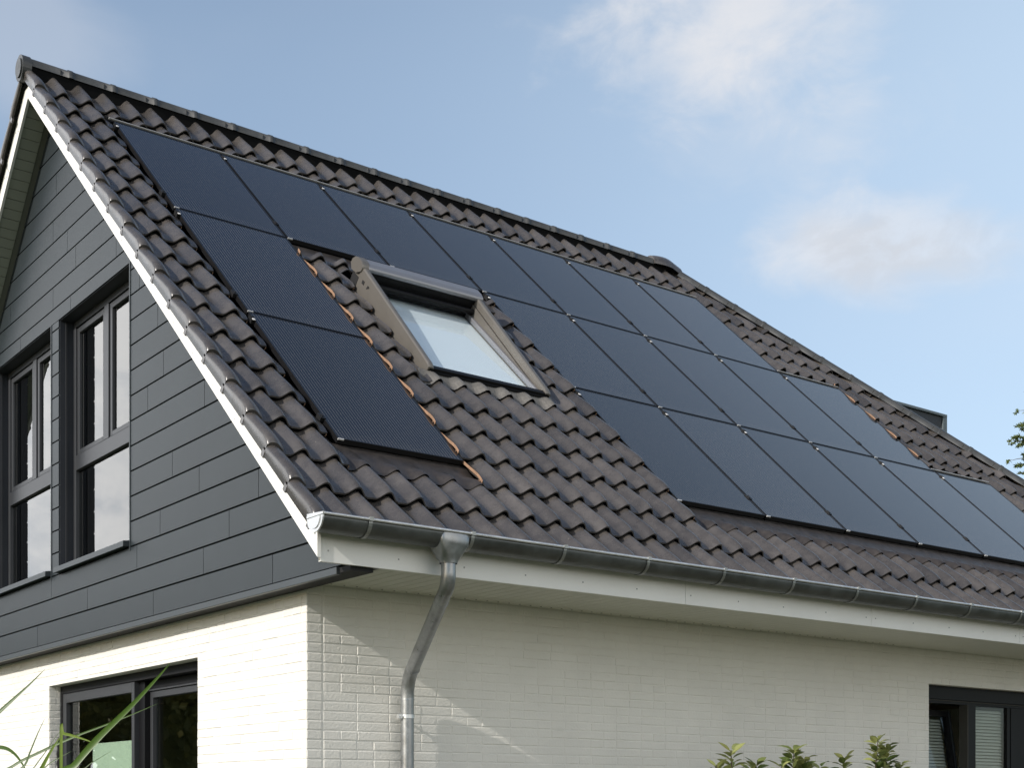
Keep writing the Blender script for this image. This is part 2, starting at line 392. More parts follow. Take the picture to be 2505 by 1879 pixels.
# end disc of the ridge
mb = MB()
for a, b, r_ in ((-.69, -.60, .105),):
    disc = [(YR + r_ * math.cos(t), ZCAP - .025 + r_ * 1.12 * math.sin(t)) for t in [2 * math.pi * q / 28 for q in range(28)]]
    mb.prism(disc, -.655, -.575, 'x')
    disc2 = [(YR + .078 * math.cos(t), ZCAP - .025 + .085 * math.sin(t)) for t in [2 * math.pi * q / 24 for q in range(24)]]
    mb.prism(disc2, -.668, -.65, 'x')
mb.build('ridge_end_disc', M['ridge'], roof, bev=.008)
hd = (P(hipx(0), 0, 0) - P(hipx(1), 1, 0)).normalized()
yv = Vector((0, 0, 1)).cross(hd).normalized(); zv = hd.cross(yv)
def frame_m(p): return Matrix(((hd.x, yv.x, zv.x, p.x), (hd.y, yv.y, zv.y, p.y), (hd.z, yv.z, zv.z, p.z), (0, 0, 0, 1)))
hp0 = Vector((7.46, YR, ZCAP - .012))
for i in range(24):
    p = hp0 + hd * (.12 + i * .425)
    put_cap('hip_tile', cap_mesh(.425, .10, .068) if i == 0 else hipm, frame_m(p), roof)
    if i == 0: hipm = cap_mesh(.425, .10, .068)
mb = MB(); rows = []     # three-way piece where ridge meets hip
for u in range(9):
    a = u / 8; x = 7.08 + a * .46; k = math.sin(min(1, .35 + a * 1.1) * math.pi * .62) * .5 + .62
    zz = ZCAP - .02 - max(0, a - .6) * .16
    rows.append([Vector((x, YR - .125 * k * math.cos(t), zz + .135 * k * math.sin(t))) for t in [math.pi * q / 12 for q in range(13)]])
mb.grid(rows); mb.face(rows[0]); mb.face(rows[-1]); mb.build('ridge_hip_junction', M['tile'], roof)

# flashings round the panels and the roof window
def wave_flash(x0, x1, s_top, s_bot, mat_, name, lift=.012, rag=.012):
    mb = MB(); n = int((x1 - x0) / .015); rows = []
    for q in range(7):
        a = q / 6; r_ = []
        for i in range(n + 1):
            x = x0 + (x1 - x0) * i / n; s = s_top + (s_bot - s_top) * a
            if q == 6: s += rag * math.sin(x * 17) * .6
            j = math.floor((s_bot - TS0) / TL); sl = TS0 + j * TL
            o_w = -.066 + .062 * prof((x - TX0) / TW) + .056 * (1 - (s_bot - sl) / TL) + lift
            k = max(0, min(1, (a - .38) / .55)); k = k * k * (3 - 2 * k)
            o = -.048 * (1 - k) + o_w * k + .003 * noise.noise(Vector((x * 14, s * 20, 1)))
            r_.append(P(x, s, o))
        rows.append(r_)
    mb.grid(rows)
    return mb.build(name, mat_, roof, recalc=False)
wave_flash(-.03, 1.075, .02, -.315, M['lead'], 'flashing')
wave_flash(3.12, 9.5, .02, -.325, M['lead'], 'flashing')
# flat tray below the top row, beside the roof window
mb = MB(); rows = []
for s, wgt in ((3.66, 0), (3.54, .05), (3.45, .5), (3.38, 1.)):
    rows.append([P(x, s + (.02 * math.sin(x * 9) if wgt == 1 else 0), -.045 + wgt * (.012 + .050 * prof((x - TX0) / TW)) + .005 * noise.noise(Vector((x * 9, s * 9, 3)))) for x in [1.06 + 2.08 * i / 120 for i in range(121)]])
mb.grid(rows); mb.build('flashing', M['lead'], roof, recalc=False)
for x0, x1, s in ((-.02, 7.39, 5.545), (7.36, 8.42, 3.715), (8.38, 9.47, 1.885)):   # bright strip above the panel rows
    mb = MB(); mb.pbox(x0, x1, s - .014, s + .004, -.012, .003); mb.pbox(x0, x1, s + .004, s + .12, -.06, -.03, 1)
    mb.build('flashing', [M['strip'], M['under']], roof, bev=.002)
mb = MB()   # small white clip at the head of the roof window's right side
mb.pbox(2.80, 2.86, 3.36, 3.47, .02, .035); mb.build('flashing_clip', M['white'], roof, bev=.004)
mb = MB(); mb.pbox(2.72, 3.11, 3.20, 3.42, -.03, -.012); mb.build('flashing', M['lead'], roof)

# ------------------------------------------------------------------ roof window
rw = empty('roof_window', P(1.44, 1.53, 0), house)
X0, X1, S0, S1 = 1.44, 2.69, 1.50, 3.17
def topo(s): return .055 + .125 * (s - S0) / (S1 - S0)
def slab_wedge(mb, x0, x1, s0, s1, lo, hi_off, mi=0):
    mb.hexa([P(x0, s0, lo), P(x1, s0, lo), P(x1, s1, lo), P(x0, s1, lo), P(x0, s0, topo(s0) + hi_off), P(x1, s0, topo(s0) + hi_off), P(x1, s1, topo(s1) + hi_off), P(x0, s1, topo(s1) + hi_off)], mi)
for x0, x1, xo in ((X0, X0 + .06, X0 + .010), (X1 - .06, X1, X1 - .072)):
    mb = MB()     # side rail with rounded nose
    rows = []
    for s, k in ((S0 - .03, .35), (S0 - .015, .75), (S0 + .02, 1.), (S0 + .5, 1), (S0 + 1.1, 1), (S1 - .12, 1)):
        t = topo(max(s, S0)) ; h = .066 * k
        prf = [(0, -h), (0, -.012 * k), (.010, -.002), (.022, 0), (.042, -.001), (.053, -.006), (.06, -.02), (.06, -h)]
        rows.append([P(x0 + u, s, t + v - (1 - k) * .03) for u, v in prf])
    mb.grid(rows, 0, False, closed=True); mb.face(rows[0]); mb.face(rows[-1])
    mb.build('side_rail', M['cheek'], rw, bev=.006)
    mb = MB()     # cheek below the rail
    slab_wedge(mb, xo, xo + .06, S0 + .0, S1 - .1, -.06, -.07)
    if x0 == X0:
        mb.pbox(xo - .004, xo + .01, 2.86, 2.90, .045, .075, 1); mb.pbox(xo - .004, xo + .01, 2.76, 2.79, .06, .075, 1); mb.pbox(xo - .004, xo + .01, 2.78, 2.795, .045, .058, 1)
        mb.pbox(xo - .003, xo + .01, 2.98, 3.10, -.02, .06, 1)
    mb.build('cheek', [M['cheek'], M['black']], rw)
mb = MB(); rows = []     # hood box with rounded nose over the roller shutter
hp = [(S1 - .235, topo(S1) - .045), (S1 - .24, topo(S1) - .02), (S1 - .225, topo(S1) - .001), (S1 - .18, topo(S1) + .010), (S1 - .10, topo(S1) + .012), (S1 - .04, topo(S1) - .004), (S1 - .01, topo(S1) - .035), (S1, topo(S1) - .09), (S1, 0.0), (S1 - .10, 0.0), (S1 - .10, topo(S1) - .045)]
for x in (X0 + .05, X1 - .0): rows.append([P(x, s, o) for s, o in hp])
mb.grid(rows, 0, False, closed=True); mb.face(rows[0]); mb.face(rows[1])
mb.build('hood', M['hood'], rw, bev=.006)
mb = MB(); rows = []
hp2 = [(S1 - .225, topo(S1) - .06), (S1 - .235, topo(S1) - .02), (S1 - .21, topo(S1) + .004), (S1 - .17, topo(S1) + .016), (S1 - .10, topo(S1) + .018), (S1 - .045, topo(S1) + .002), (S1 - .01, topo(S1) - .035), (S1 - .005, topo(S1) - .075), (S1 - .06, topo(S1) - .115), (S1 - .15, topo(S1) - .105)]
for x, k in ((X0 - .012, .93), (X0 - .004, 1.), (X0 + .06, 1.)):
    cs, co = S1 - .12, topo(S1) - .04
    rows.append([P(x, cs + (s - cs) * k, co + (o - co) * k) for s, o in hp2])
mb.grid(rows, 0, False, closed=True); mb.face(rows[0]); mb.face(rows[-1])
mb.build('hood_end_cap', M['cheek'], rw, bev=.012)
mb = MB(); mb.pbox(X0 + .06, X1 - .06, S1 - .22, S1 - .19, -.03, topo(S1) - .046)
mb.tube([P(X0 + .07, S1 - .27, .045), P(X1 - .07, S1 - .27, .045)], .024, 10)
mb.build('roller_shutter', M['dark'], rw)
mb = MB(); mb.pbox(X0 + .085, X1 - .085, S0 + .04, S1 - .2, -.022, -.012); mb.build('pane', M['pane2'], rw)
mb = MB()
mb.pbox(X0 + .07, X0 + .10, S0, S1 - .15, -.03, .012); mb.build('sash', M['hood'], rw, bev=.004)
mb = MB(); mb.pbox(X1 - .10, X1 - .07, S0, S1 - .15, -.03, .012); mb.build('sash', M['hood'], rw, bev=.004)
mb = MB(); mb.pbox(X0 + .01, X1 - .01, S0 - .03, S0 + .03, -.04, .030); mb.pbox(X0 + .05, X1 - .05, S0 + .03, S0 + .075, -.03, .012); mb.pbox(X0 + .03, X1 - .03, S0 - .045, S0 - .03, -.03, .008)
mb.build('bottom_bar', M['dark'], rw, bev=.007)
mb = MB(); mb.pbox(X0 + .09, X1 - .09, S0 + .03, S1 - .16, -.052, -.046); mb.build('blind', mat('pale_blind', (.80, .84, .88), .7), rw)
# pleated grey apron over the tiles below the window
mb = MB(); n = 150; rows = []
for q in range(6):
    a = q / 5; r_ = []
    for i in range(n + 1):
        x = 1.36 + 1.36 * i / n; s = 1.49 + (1.31 - 1.49) * a + (.010 * math.sin(x * 21 + 1) if q == 5 else 0)
        wv = prof((x - TX0) / TW); k = min(1, a * 1.6)
        o_w = -.066 + .062 * wv + .056 * .06 + .022
        r_.append(P(x, s, o_w * k + (1 - k) * .0 + .0015 * math.sin(x * 420)))
    rows.append(r_)
mb.grid(rows); mb.build('apron', M['apron'], rw, recalc=False)

# ------------------------------------------------------------------ solar panels
def panel_parts():
    w, l = W - .022, L - .022
    f = MB(); b = .011
    # local: x across, y up the slope, z outward
    f.box(0, w, 0, b, -.038, 0); f.box(0, w, l - b, l, -.038, 0); f.box(0, b, b, l - b, -.038, 0); f.box(w - b, w, b, l - b, -.038, 0)
    f.box(b, w - b, b, l - b, -.034, -.02)
    g = MB(); g.box(b, w - b, b, l - b, -.0195, -.0022)
    c1 = MB(); c1.box(-.030, .010, -.02, .045, -.03, .006); c1.box(-.016, -.004, -.004, .024, .006, .012)
    c2 = MB(); c2.box(-.028, .008, -.03, .04, -.03, .004); c2.box(-.020, .000, -.036, -.010, .004, .009, 1); c2.box(-.024, .006, .0, .03, .004, .012)
    e = MB(); e.box(0, .045, -.005, .003, -.010, .0015)
    return f, g, c1, c2, e
pf, pg, pc1, pc2, pe = panel_parts()
Rp = Matrix.Rotation(PITCH, 4, 'X')
ROWS = {2: range(0, 7), 1: [0] + list(range(3, 8)), 0: [0] + list(range(3, 9))}
ordn = ['first', 'second', 'third', 'fourth', 'fifth', 'sixth', 'seventh']
def plabel(row, i, k):
    if row == 2:
        return {0: 'black solar panel at the top of the gable end column, just under the ridge',
                1: 'black solar panel in the top row above the brown flashing tray beside the roof window',
                2: 'black solar panel in the top row directly behind the hood of the roof window',
                3: 'black solar panel in the top row, fourth from the white gable edge',
                4: 'black solar panel in the top row, fifth from the white gable edge',
                5: 'black solar panel in the top row, next to last before the hip',
                6: 'black solar panel at the far right end of the top row, beside the hip tiles'}[k]
    if row == 1:
        return {0: 'black solar panel in the middle of the gable end column, left of the roof window',
                3: 'black solar panel in the middle row, right beside the open roof window',
                4: 'black solar panel in the middle row, second to the right of the roof window',
                5: 'black solar panel in the middle row, third to the right of the roof window',
                6: 'black solar panel in the middle row, next to last before the hip',
                7: 'black solar panel at the far right end of the middle row, beside the hip tiles'}[k]
    return {0: 'dark solar panel at the bottom of the gable end column, above brown flashing',
            3: 'black solar panel at the left end of the long bottom row, beside bare tiles',
            4: 'black solar panel in the long bottom row, second from its left end',
            5: 'black solar panel in the long bottom row, third from its left end',
            6: 'blue grey solar panel in the long bottom row, fourth from its left end',
            7: 'blue grey solar panel in the long bottom row, next to last before the hip',
            8: 'pale blue solar panel cut by the right picture edge, last in the bottom row'}[k]
proto = None
for row in (2, 1, 0):
    for i, k in enumerate(ROWS[row]):
        loc = P(k * W + .011, row * L + .011, 0) + Vector((0, 0, 0))
        if proto is None:
            root = bpy.data.objects.new('solar_panel', None); COL.objects.link(root); root.empty_display_size = .2
            kids = []
            for nm, b_, mm, off in (('frame', pf, M['pframe'], (0, 0, 0)), ('cell_glass', pg, M['cells'], (0, 0, 0)), ('clamp', pc1, M['clampb'], (0, .27, 0)), ('clamp', pc2, [M['clampb'], M['steel']], (0, L - .135, 0)), ('end_clip', pe, M['steel'], (0, 0, 0))):
                me = b_.build(nm, mm, None); me.location = off; me.parent = root; kids.append(me)
            proto = (root, kids)
        else:
            root = proto[0].copy(); COL.objects.link(root)
            for c in proto[1]:
                d = c.copy(); COL.objects.link(d); d.parent = root
        root.location = loc; root.rotation_euler = (PITCH, 0, 0)
        tag(root, plabel(row, i, k), 'solar panel', 'solar panels on the roof')

# ------------------------------------------------------------------ barge boards, fascia, soffits
BO = -.192
def zb(y, o): return y * sp / cp + o / cp
def barge(mir):
    mb = MB()
    pts = [(YF - .012, zb(YF, BO) - .004), (YR, zb(YR, BO)), (YR, zb(YR, -.055)), (YF - .012, -.79)]
    if mir: pts = [(2 * YR - y, z) for y, z in pts]; pts = [(min(y, y) if True else y, z) for y, z in pts]
    e = .0015 if mir else 0
    mb.prism(pts, XB + e, XB + .025, 'x')
    for i in range(15):
        for dv in (-.155, -.105):
            s = -.6 + i * .45 + (.04 if dv < -.12 else 0)
            q = (P if not mir else PB)(XB - .001, s, dv)
            mb.box(q.x - .001, q.x + .003, q.y - .004, q.y + .004, q.z - .004, q.z + .004, 1)
    for s in (2.2, 5.35):        # butt joints
        F = P if not mir else PB
        mb.hexa([F(XB - .0008, s, BO + .001), F(XB + .01, s, BO + .001), F(XB + .01, s + .003, BO + .001), F(XB - .0008, s + .003, BO + .001), F(XB - .0008, s, -.06), F(XB + .01, s, -.06), F(XB + .01, s + .003, -.06), F(XB - .0008, s + .003, -.06)], 1)
    return mb.build('barge_board', [M['white'], M['screw']], house)
barge(False); barge(True)
def fascia(y0, y1, x0, x1, name='fascia'):
    mb = MB(); js = [x0, 2.50, 4.635, 6.77, 8.9, x1]
    yo = min(y0, y1)
    for a, b in zip(js[:-1], js[1:]):
        mb.box(a + .0015, b - .0015, y0, y1, -.985, -.70)
        x = a + .055
        while x < b:
            mb.box(x - .005, x + .005, yo - .002, yo + .004, -.921, -.911, 1); x += .5033 if b - a > 1.5 else .49
    mb.box(x0, x1, y0 + .003, y1 - .002 if y1 > y0 else y1, -.98, -.705, 2)
    return mb.build(name, [M['white'], M['screw'], M['groove']], house)
fascia(YF, YF + .024, XB + .027, 12.5)
mb = MB(); mb.box(XB + .027, 12.5, 2 * YR - YF - .024, 2 * YR - YF, -.985, -.70); mb.build('fascia', M['white'], house)
# eave soffit: boards across the overhang, each with a fine groove
def eave_soffit(y0, y1, sc):
    mb = MB(); x = XW; n = 0
    while x < 12.4:
        mb.box(x + .003, x + .0975, y0, y1, ZS, ZS + .014, 0); x += .1; n += 1
    mb.box(XW, 12.4, y0, y1, ZS + .008, ZS + .03, 1)
    if sc:
        x = XW + .05
        while x < 6:
            mb.box(x - .005, x + .005, YW - .075, YW - .065, ZS - .002, ZS + .002, 2); x += .1
    return mb.build('soffit', [M['soffit'], M['groove'], M['black']], house)
eave_soffit(YF + .026, YW - .004, True); eave_soffit(2 * YR - YW + .004, 2 * YR - YF - .026, False)
for F in (P, PB):      # sloping gable soffits
    mb = MB(); s = -1.0
    while s < SR - .06:
        mb.pbox(XB + .026, XC - .045, s + .004, s + .0975, BO + .012, BO + .024, 0, F=F); s += .1
    mb.pbox(XB + .026, XC + .1, -1.0, SR - .1, BO + .019, BO + .034, 1, F=F)
    mb.build('soffit', [M['soffit2'], M['groove']], house)

# ------------------------------------------------------------------ gable cladding
CZ0, CH = -.972, .2055
WIN = [(2.80, 4.50, -.3555, 1.975), (4.70, 6.42, -.3555, 1.975)]
JOINT = {0: [.293, 2.32, 5.09], 1: [1.389, 3.768, 6.6], 2: [.958, 2.653, 4.70], 3: [.50, 2.184, 7.2], 4: [1.462, 8.0], 5: [1.95, 7.0], 6: [.92, 7.6], 7: [1.37, 7.3],
         8: [2.43, 7.9], 9: [2.12, 6.9], 10: [1.7], 11: [2.23, 7.3], 12: [1.9], 13: [2.6], 14: [4.19, 5.6], 15: [3.1, 4.654, 6.4], 16: [4.06, 5.9], 17: [4.275], 18: [4.654], 19: [3.9], 20: [4.566]}
def rows_minus(z0, z1):
    """pieces (y0, y1, za, zb, open end at y0, open end at y1) of a course after taking out the window openings"""
    ya, yb = YF + .03, 2 * YR - YF - .03; out = []
    hit = [w for w in WIN if w[2] < z1 - .01 and w[3] > z0 + .01]
    if not hit: return [(ya, yb, z0, z1, 0, 0)]
    if hit[0][3] < z1 - .01:     # the course just above: cut to a strip over both openings
        return [(ya, hit[0][0], z0, z1, 0, 1), (hit[0][0], hit[-1][1], hit[0][3], z1, 1, 1), (hit[0][1], hit[1][0], z0, hit[0][3], 0, 0), (hit[-1][1], yb, z0, z1, 1, 0)]
    y = ya
    for w in hit: out.append((y, w[0], z0, z1, 0, 0)); y = w[1]
    return out + [(y, yb, z0, z1, 0, 0)]
def clip_obj(ob, o):
    import bmesh
    me = ob.data; bm = bmesh.new(); bm.from_mesh(me)
    for F, sg in ((P, 1), (PB, -1)):
        n = Vector((0, -sp, cp)) if sg == 1 else Vector((0, sp, cp))
        r = bmesh.ops.bisect_plane(bm, geom=bm.verts[:] + bm.edges[:] + bm.faces[:], plane_co=F(0, 0, o), plane_no=n, clear_outer=True)
        ed = [e for e in r['geom_cut'] if isinstance(e, bmesh.types.BMEdge)]
        if ed: bmesh.ops.edgeloop_fill(bm, edges=ed)
    bm.to_mesh(me); bm.free()
mb = MB(); bk = MB()
for k in range(0, 27):
    z0, z1 = CZ0 + k * CH, CZ0 + (k + 1) * CH
    for ya, yb, za, zb_, oa, ob_ in rows_minus(z0, z1):
        js = [ya] + [q for q in JOINT.get(k, []) if ya + .05 < q < yb - .05] + [yb]
        for p, q in zip(js[:-1], js[1:]):
            g = .0034; top = .004 if abs(zb_ - z1) < .001 else 0; bot = .004 if abs(za - z0) < .001 else 0
            t = random.uniform(.2, .8)
            a0, a1, b0, b1 = p + (0 if oa and p == ya else g), q - (0 if ob_ and q == yb else g), za + bot, zb_ - top
            # board with a chamfered lower and upper edge
            mb.hexa([(XC, a0, b0 + .003), (XC + .014, a0, b0), (XC + .014, a1, b0), (XC, a1, b0 + .003), (XC, a0, b1 - .003), (XC + .014, a0, b1), (XC + .014, a1, b1), (XC, a1, b1 - .003)], 0, t)
        bk.box(XC + .026, XW + .08, ya, yb, za, zb_, 0)
o = mb.build('gable_cladding', M['clad'], house); clip_obj(o, BO - .012)
o = bk.build('gable_backing', M['black'], house); clip_obj(o, BO + .014)
mb = MB()
mb.box(XC - .022, XC + .01, -.60, 2 * YR + .6, CZ0 - .052, CZ0 - .006); mb.build('cladding_trim', M['cladtrim'], house, bev=.003)
mb = MB(); mb.box(XC + .004, XW - .002, YF + .03, 2 * YR - YF - .03, CZ0 - .04, CZ0 - .008); mb.build('cladding_underside', M['black'], house)

# ------------------------------------------------------------------ brick walls
def brick_rel(mb, axis, plane, sgn, u0, u1, z0, z1, rel, openings, stack=None, zl=-1.104, ch=.0655, jt=.0065):
    """raised brick faces: axis 'x' -> plane x=plane facing sgn, u is y;  axis 'y' -> plane y, u is x"""
    n = 0; z = zl
    while z < z1: z += ch
    rng = random.Random(3)
    while z > z0:
        za, zb2 = max(z0, z - ch + jt / 2), min(z1, z - jt / 2); z -= ch; n += 1
        if zb2 - za < .015: continue
        u = u0; seq = []
        if stack: seq.append((u0, stack - .008)); u = stack + .006
        u_ = u - rng.choice([0, .067, .134, .2]) if not stack else u
        while u_ < u1:
            w = rng.choice([.262, .262, .262, .134, .134]); seq.append((max(u, u_), min(u1, u_ + w - jt))); u_ += w
        for a, b in seq:
            segs = [(a, b)]
            for (p, q, r_, s_) in openings:
                if zb2 > r_ and za < s_:
                    nn = []
                    for c, d in segs:
                        if d <= p or c >= q: nn.append((c, d))
                        else:
                            if c < p: nn.append((c, p - .001))
                            if d > q: nn.append((q + .001, d))
                    segs = nn
            for c, d in segs:
                if d - c < .02: continue
                h = rel * rng.uniform(.35, 1.15); t = rng.uniform(.2, .8); bv = .0035 + rng.uniform(0, .002)
                tl = [rng.uniform(-.0007, .0007) for _ in range(4)]
                def q3(u, zz, hh): return (plane + sgn * hh, u, zz) if axis == 'x' else (u, plane + sgn * hh, zz)
                jz = rng.uniform(-.0016, .0016); ju = rng.uniform(-.001, .001)
                B = [q3(c + ju, za + jz, .0), q3(d + ju, za + jz, 0), q3(d + ju, zb2 + jz, 0), q3(c + ju, zb2 + jz, 0)]
                T = [q3(c + bv, za + bv, h + tl[0]), q3(d - bv, za + bv, h + tl[1]), q3(d - bv, zb2 - bv, h + tl[2]), q3(c + bv, zb2 - bv, h + tl[3])]
                i = len(mb.v); mb.v += B + T
                for f in ((4, 5, 6, 7), (0, 1, 5, 4), (1, 2, 6, 5), (2, 3, 7, 6), (3, 0, 4, 7)):
                    mb.f.append(tuple(i + e for e in f)); mb.mi.append(0); mb.sm.append(False); mb.t.append(t)
def wall_boxes(mb, axis, p0, p1, u0, u1, z0, z1, openings):
    us = sorted({u0, u1} | {q for o in openings for q in o[:2]}); zs = sorted({z0, z1} | {q for o in openings for q in o[2:]})
    for a, b in zip(us[:-1], us[1:]):
        for c, d in zip(zs[:-1], zs[1:]):
            if any(o[0] < (a + b) / 2 < o[1] and o[2] < (c + d) / 2 < o[3] for o in openings): continue
            if axis == 'x': mb.box(p0, p1, a, b, c, d)
            else: mb.box(a, b, p0, p1, c, d)
DOOR = (1.862, 5.267, GZ + .02, -1.325)
RWIN = (6.623, 8.75, -2.75, -1.30)
ZT = CZ0 - .012
mb = MB(); wall_boxes(mb, 'x', XW, XW + .28, YW + .0, YE, GZ - .3, ZT, [DOOR])
brick_rel(mb, 'x', XW, -1, YW, YE, -3.2, ZT, .0052, [DOOR])
brick_rel(mb, 'y', DOOR[1], -1, XW + .004, XW + .108, -3.2, DOOR[3], .003, [])
gw = mb.build('brick_wall', M['brick'], house, recalc=False); gw['label'] = 'sunlit white brick gable wall with the sliding door'
mb = MB(); wall_boxes(mb, 'y', YW, YW + .28, XW + .281, XE, GZ - .3, ZS + .002, [RWIN]); mb.box(XW + .001, XW + .281, YW + .0005, YW + .02, GZ - .3, ZS + .002)
brick_rel(mb, 'y', YW, -1, XW, XE, -3.2, ZS, .0038, [RWIN], stack=-.038)
ew = mb.build('brick_wall', M['brick'], house, recalc=False); ew['label'] = 'white brick eave wall in half shade behind the downpipe'
mb = MB(); mb.box(XW + .281, XE, YE - .28, YE, GZ - .3, ZS); mb.box(XE - .28, XE, YW + .281, YE - .281, GZ - .3, ZS); mb.build('brick_wall', M['brick'], house)
mb = MB(); mb.box(XW + .1, XE - .1, YW + .1, YE - .1, -1.2, -1.1); mb.box(XW + .1, XE - .1, YW + .1, YE - .1, GZ - .2, GZ - .05)
mb.build('room_floor', mat('wood_floor', (.30, .24, .16), .6), house)
mb = MB(); mb.box(XW + .10, 4.5, 2.85, 6.35, 2.20, 2.24); mb.build('room_ceiling', mat('ceiling_paint', (.55, .53, .45), .9), house)

# ------------------------------------------------------------------ gable windows
def gable_window(w, lab):
    y0, y1, z0, z1 = w; root = empty('window', (XC, y0, z0), house); root['label'] = lab
    XF = XC + .135
    mb = MB()        # reveal lining
    mb.box(XC + .012, XF + .08, y1 - .004, y1 + .02, z0 - .0, z1); mb.box(XC + .012, XF + .08, y0 - .02, y0 + .004, z0, z1); mb.box(XC + .012, XF + .08, y0 - .02, y1 + .02, z1 - .004, z1 + .02)
    mb.box(XC + .06, XC + .075, y1 - .012, y1 - .003, z0, z1 - .01, 1)
    mb.build('reveal', [M['reveal'], M['frame']], root)
    mb = MB()        # slim corner trim round the opening
    mb.box(XC - .006, XC + .03, y0 - .012, y0 + .003, z0 - .03, z1 + .004)
    mb.build('edge_trim', M['cladtrim'], root)
    mb = MB()        # outer frame, mullion, transom
    zt0, zt1 = .60, .735; ym0, ym1 = (y0 + y1) / 2 - .02, (y0 + y1) / 2 + .082
    f = .062; zs = z0 + .075
    def bx(ya, yb, za, zb, d0=0., d1=.07, mi=0): mb.box(XF + d0, XF + d1, ya, yb, za, zb, mi)
    bx(y0 + .004, y0 + f, zs, z1 - .004); bx(y1 - f, y1 - .004, zs, z1 - .004); bx(y0 + f, y1 - f, z1 - f, z1 - .004); bx(y0 + f, y1 - f, zs, zs + .05)
    bx(y0 + f, y1 - f, zt0, zt1); bx(ym0, ym1, zt1, z1 - f)
    mb.build('frame', M['frame'], root, bev=.004)
    for a, b in ((y0 + f, ym0), (ym1, y1 - f)):     # two casements above
        mb = MB(); s = .058; za, zb = zt1, z1 - f
        g = .006
        mb.box(XF + .012, XF + .062, a + g, a + s, za + g, zb - g); mb.box(XF + .012, XF + .062, b - s, b - g, za + g, zb - g)
        mb.box(XF + .012, XF + .062, a + s, b - s, za + g, za + .05); mb.box(XF + .012, XF + .062, a + s, b - s, zb - s, zb - g)
        mb.build('casement', M['frame'], root, bev=.005)
        mb = MB(); mb.box(XF + .034, XF + .044, a + s - .002, b - s + .002, za + .046, zb - s + .002); mb.build('pane', M['pane'], root)
    mb = MB(); mb.box(XF + .034, XF + .044, y0 + f - .002, y1 - f + .002, zs + .048, zt0 + .002); mb.build('pane', M['pane'], root)
    mb = MB()
    mb.hexa([(XC - .055, y0 + .012, z0 + .002), (XF + .02, y0 + .012, z0 + .02), (XF + .02, y1 - .006, z0 + .02), (XC - .055, y1 - .006, z0 + .002),
             (XC - .055, y0 + .012, z0 + .05), (XF + .02, y0 + .012, z0 + .082), (XF + .02, y1 - .006, z0 + .082), (XC - .055, y1 - .006, z0 + .05)])
    mb.build('sill', M['cladtrim'], root, bev=.003)
gable_window(WIN[0], 'tall window of the gable nearer to the white roof edge')
gable_window(WIN[1], 'tall window of the gable at the left picture edge')

# ------------------------------------------------------------------ sliding door in the gable
dr = empty('sliding_door', (XW, DOOR[0], GZ), house)
XD = XW + .11
mb = MB(); y0, y1, z0, z1 = DOOR
mb.box(XD, XD + .16, y0 + .001, y1 - .001, z1 - .075, z1 - .001); mb.box(XD, XD + .16, y1 - .055, y1 - .001, z0, z1 - .076); mb.box(XD + .06, XD + .16, y0 + .001, y0 + .06, z0, z1 - .076)
mb.box(XD + .10, XD + .16, y0 + .06, 3.46, z1 - .15, z1 - .076); mb.box(XD + .085, XD + .15, y0 + .06, 3.30, z1 - .165, z1 - .150, 1)
mb.box(XD + .05, XD + .16, 3.30, 3.455, z0, z1 - .0765)
mb.build('frame', [M['dark'], M['frame']], dr, bev=.003)
for ya, yb, xo, zt in ((3.42, y1 - .06, .004, z1 - .078), (y0 + .07, 3.30, .10, z1 - .168)):
    mb = MB(); s = .088 if xo < .05 else .055
    mb.box(XD + xo, XD + xo + .05, ya, ya + .06, z0, zt); mb.box(XD + xo, XD + xo + .05, yb - s, yb, z0, zt); mb.box(XD + xo, XD + xo + .05, ya + .06, yb - s, zt - s, zt)
    mb.build('sash', M['frame'], dr, bev=.004)
    mb = MB(); mb.box(XD + xo + .034, XD + xo + .042, ya + .058, yb - s + .002, z0, zt - s + .002); mb.build('pane', M['pane3'], dr)
mb = MB(); pth = [(XD - .022 + .004 * math.sin(i * 2.1), y1 - .02 + .004 * math.sin(i * 1.3), -1.83 - .03 * i) for i in range(50)]
mb.tube(pth, [.012 + (.008 if i else 0) + .003 * math.sin(i * 1.7) for i in range(50)], 8); mb.build('sealing_strip', M['foam'], dr)
mb = MB(); mb.box(XD + .075, XD + .095, 3.575, 4.60, -3.2, -1.90); mb.build('interior_board', M['board'], dr)

# ------------------------------------------------------------------ window in the eave wall
wn = empty('window', (RWIN[0], YW, RWIN[2]), house); wn['label'] = 'black framed window with grey blind in the eave wall'
x0, x1, z0, z1 = RWIN; YD = YW + .085
mb = MB()
mb.box(x0 + .001, x1 - .001, YD, YD + .15, z1 - .130, z1 - .001); mb.box(x0 + .001, x0 + .03, YD + .002, YD + .16, z0, z1 - .131)
mb.box(x0 + .031, x1 - .001, YD + .012, YD + .02, z1 - .146, z1 - .138, 1); mb.box(x0 + .03, x1, YD + .02, YD + .15, z1 - .17, z1 - .131)
mb.box(x1 - .06, x1, YD + .02, YD + .1, z0, z1 - .171); mb.box(x0 + .03, x1 - .06, YD + .02, YD + .1, z0, z0 + .06)
mb.box(7.37, 7.385, YD + .0, YD + .1, z0 + .06, z1 - .171, 1); mb.box(7.386, 7.515, YD + .01, YD + .055, z0 + .06, z1 - .171)
mb.build('frame', [M['dark'], M['room']], wn)
mb = MB(); mb.box(7.516, 7.55, YD + .03, YD + .08, z0 + .06, z1 - .172); mb.box(8.10, 8.15, YD + .03, YD + .08, z0 + .06, z1 - .172); mb.box(7.55, 8.10, YD + .03, YD + .08, z0 + .06, z0 + .10); mb.build('sash', M['dark'], wn)
mb = MB(); mb.box(8.16, 8.68, YD + .025, YD + .10, z0 + .06, z1 - .172); mb.build('shutter_box', M['dark'], wn)
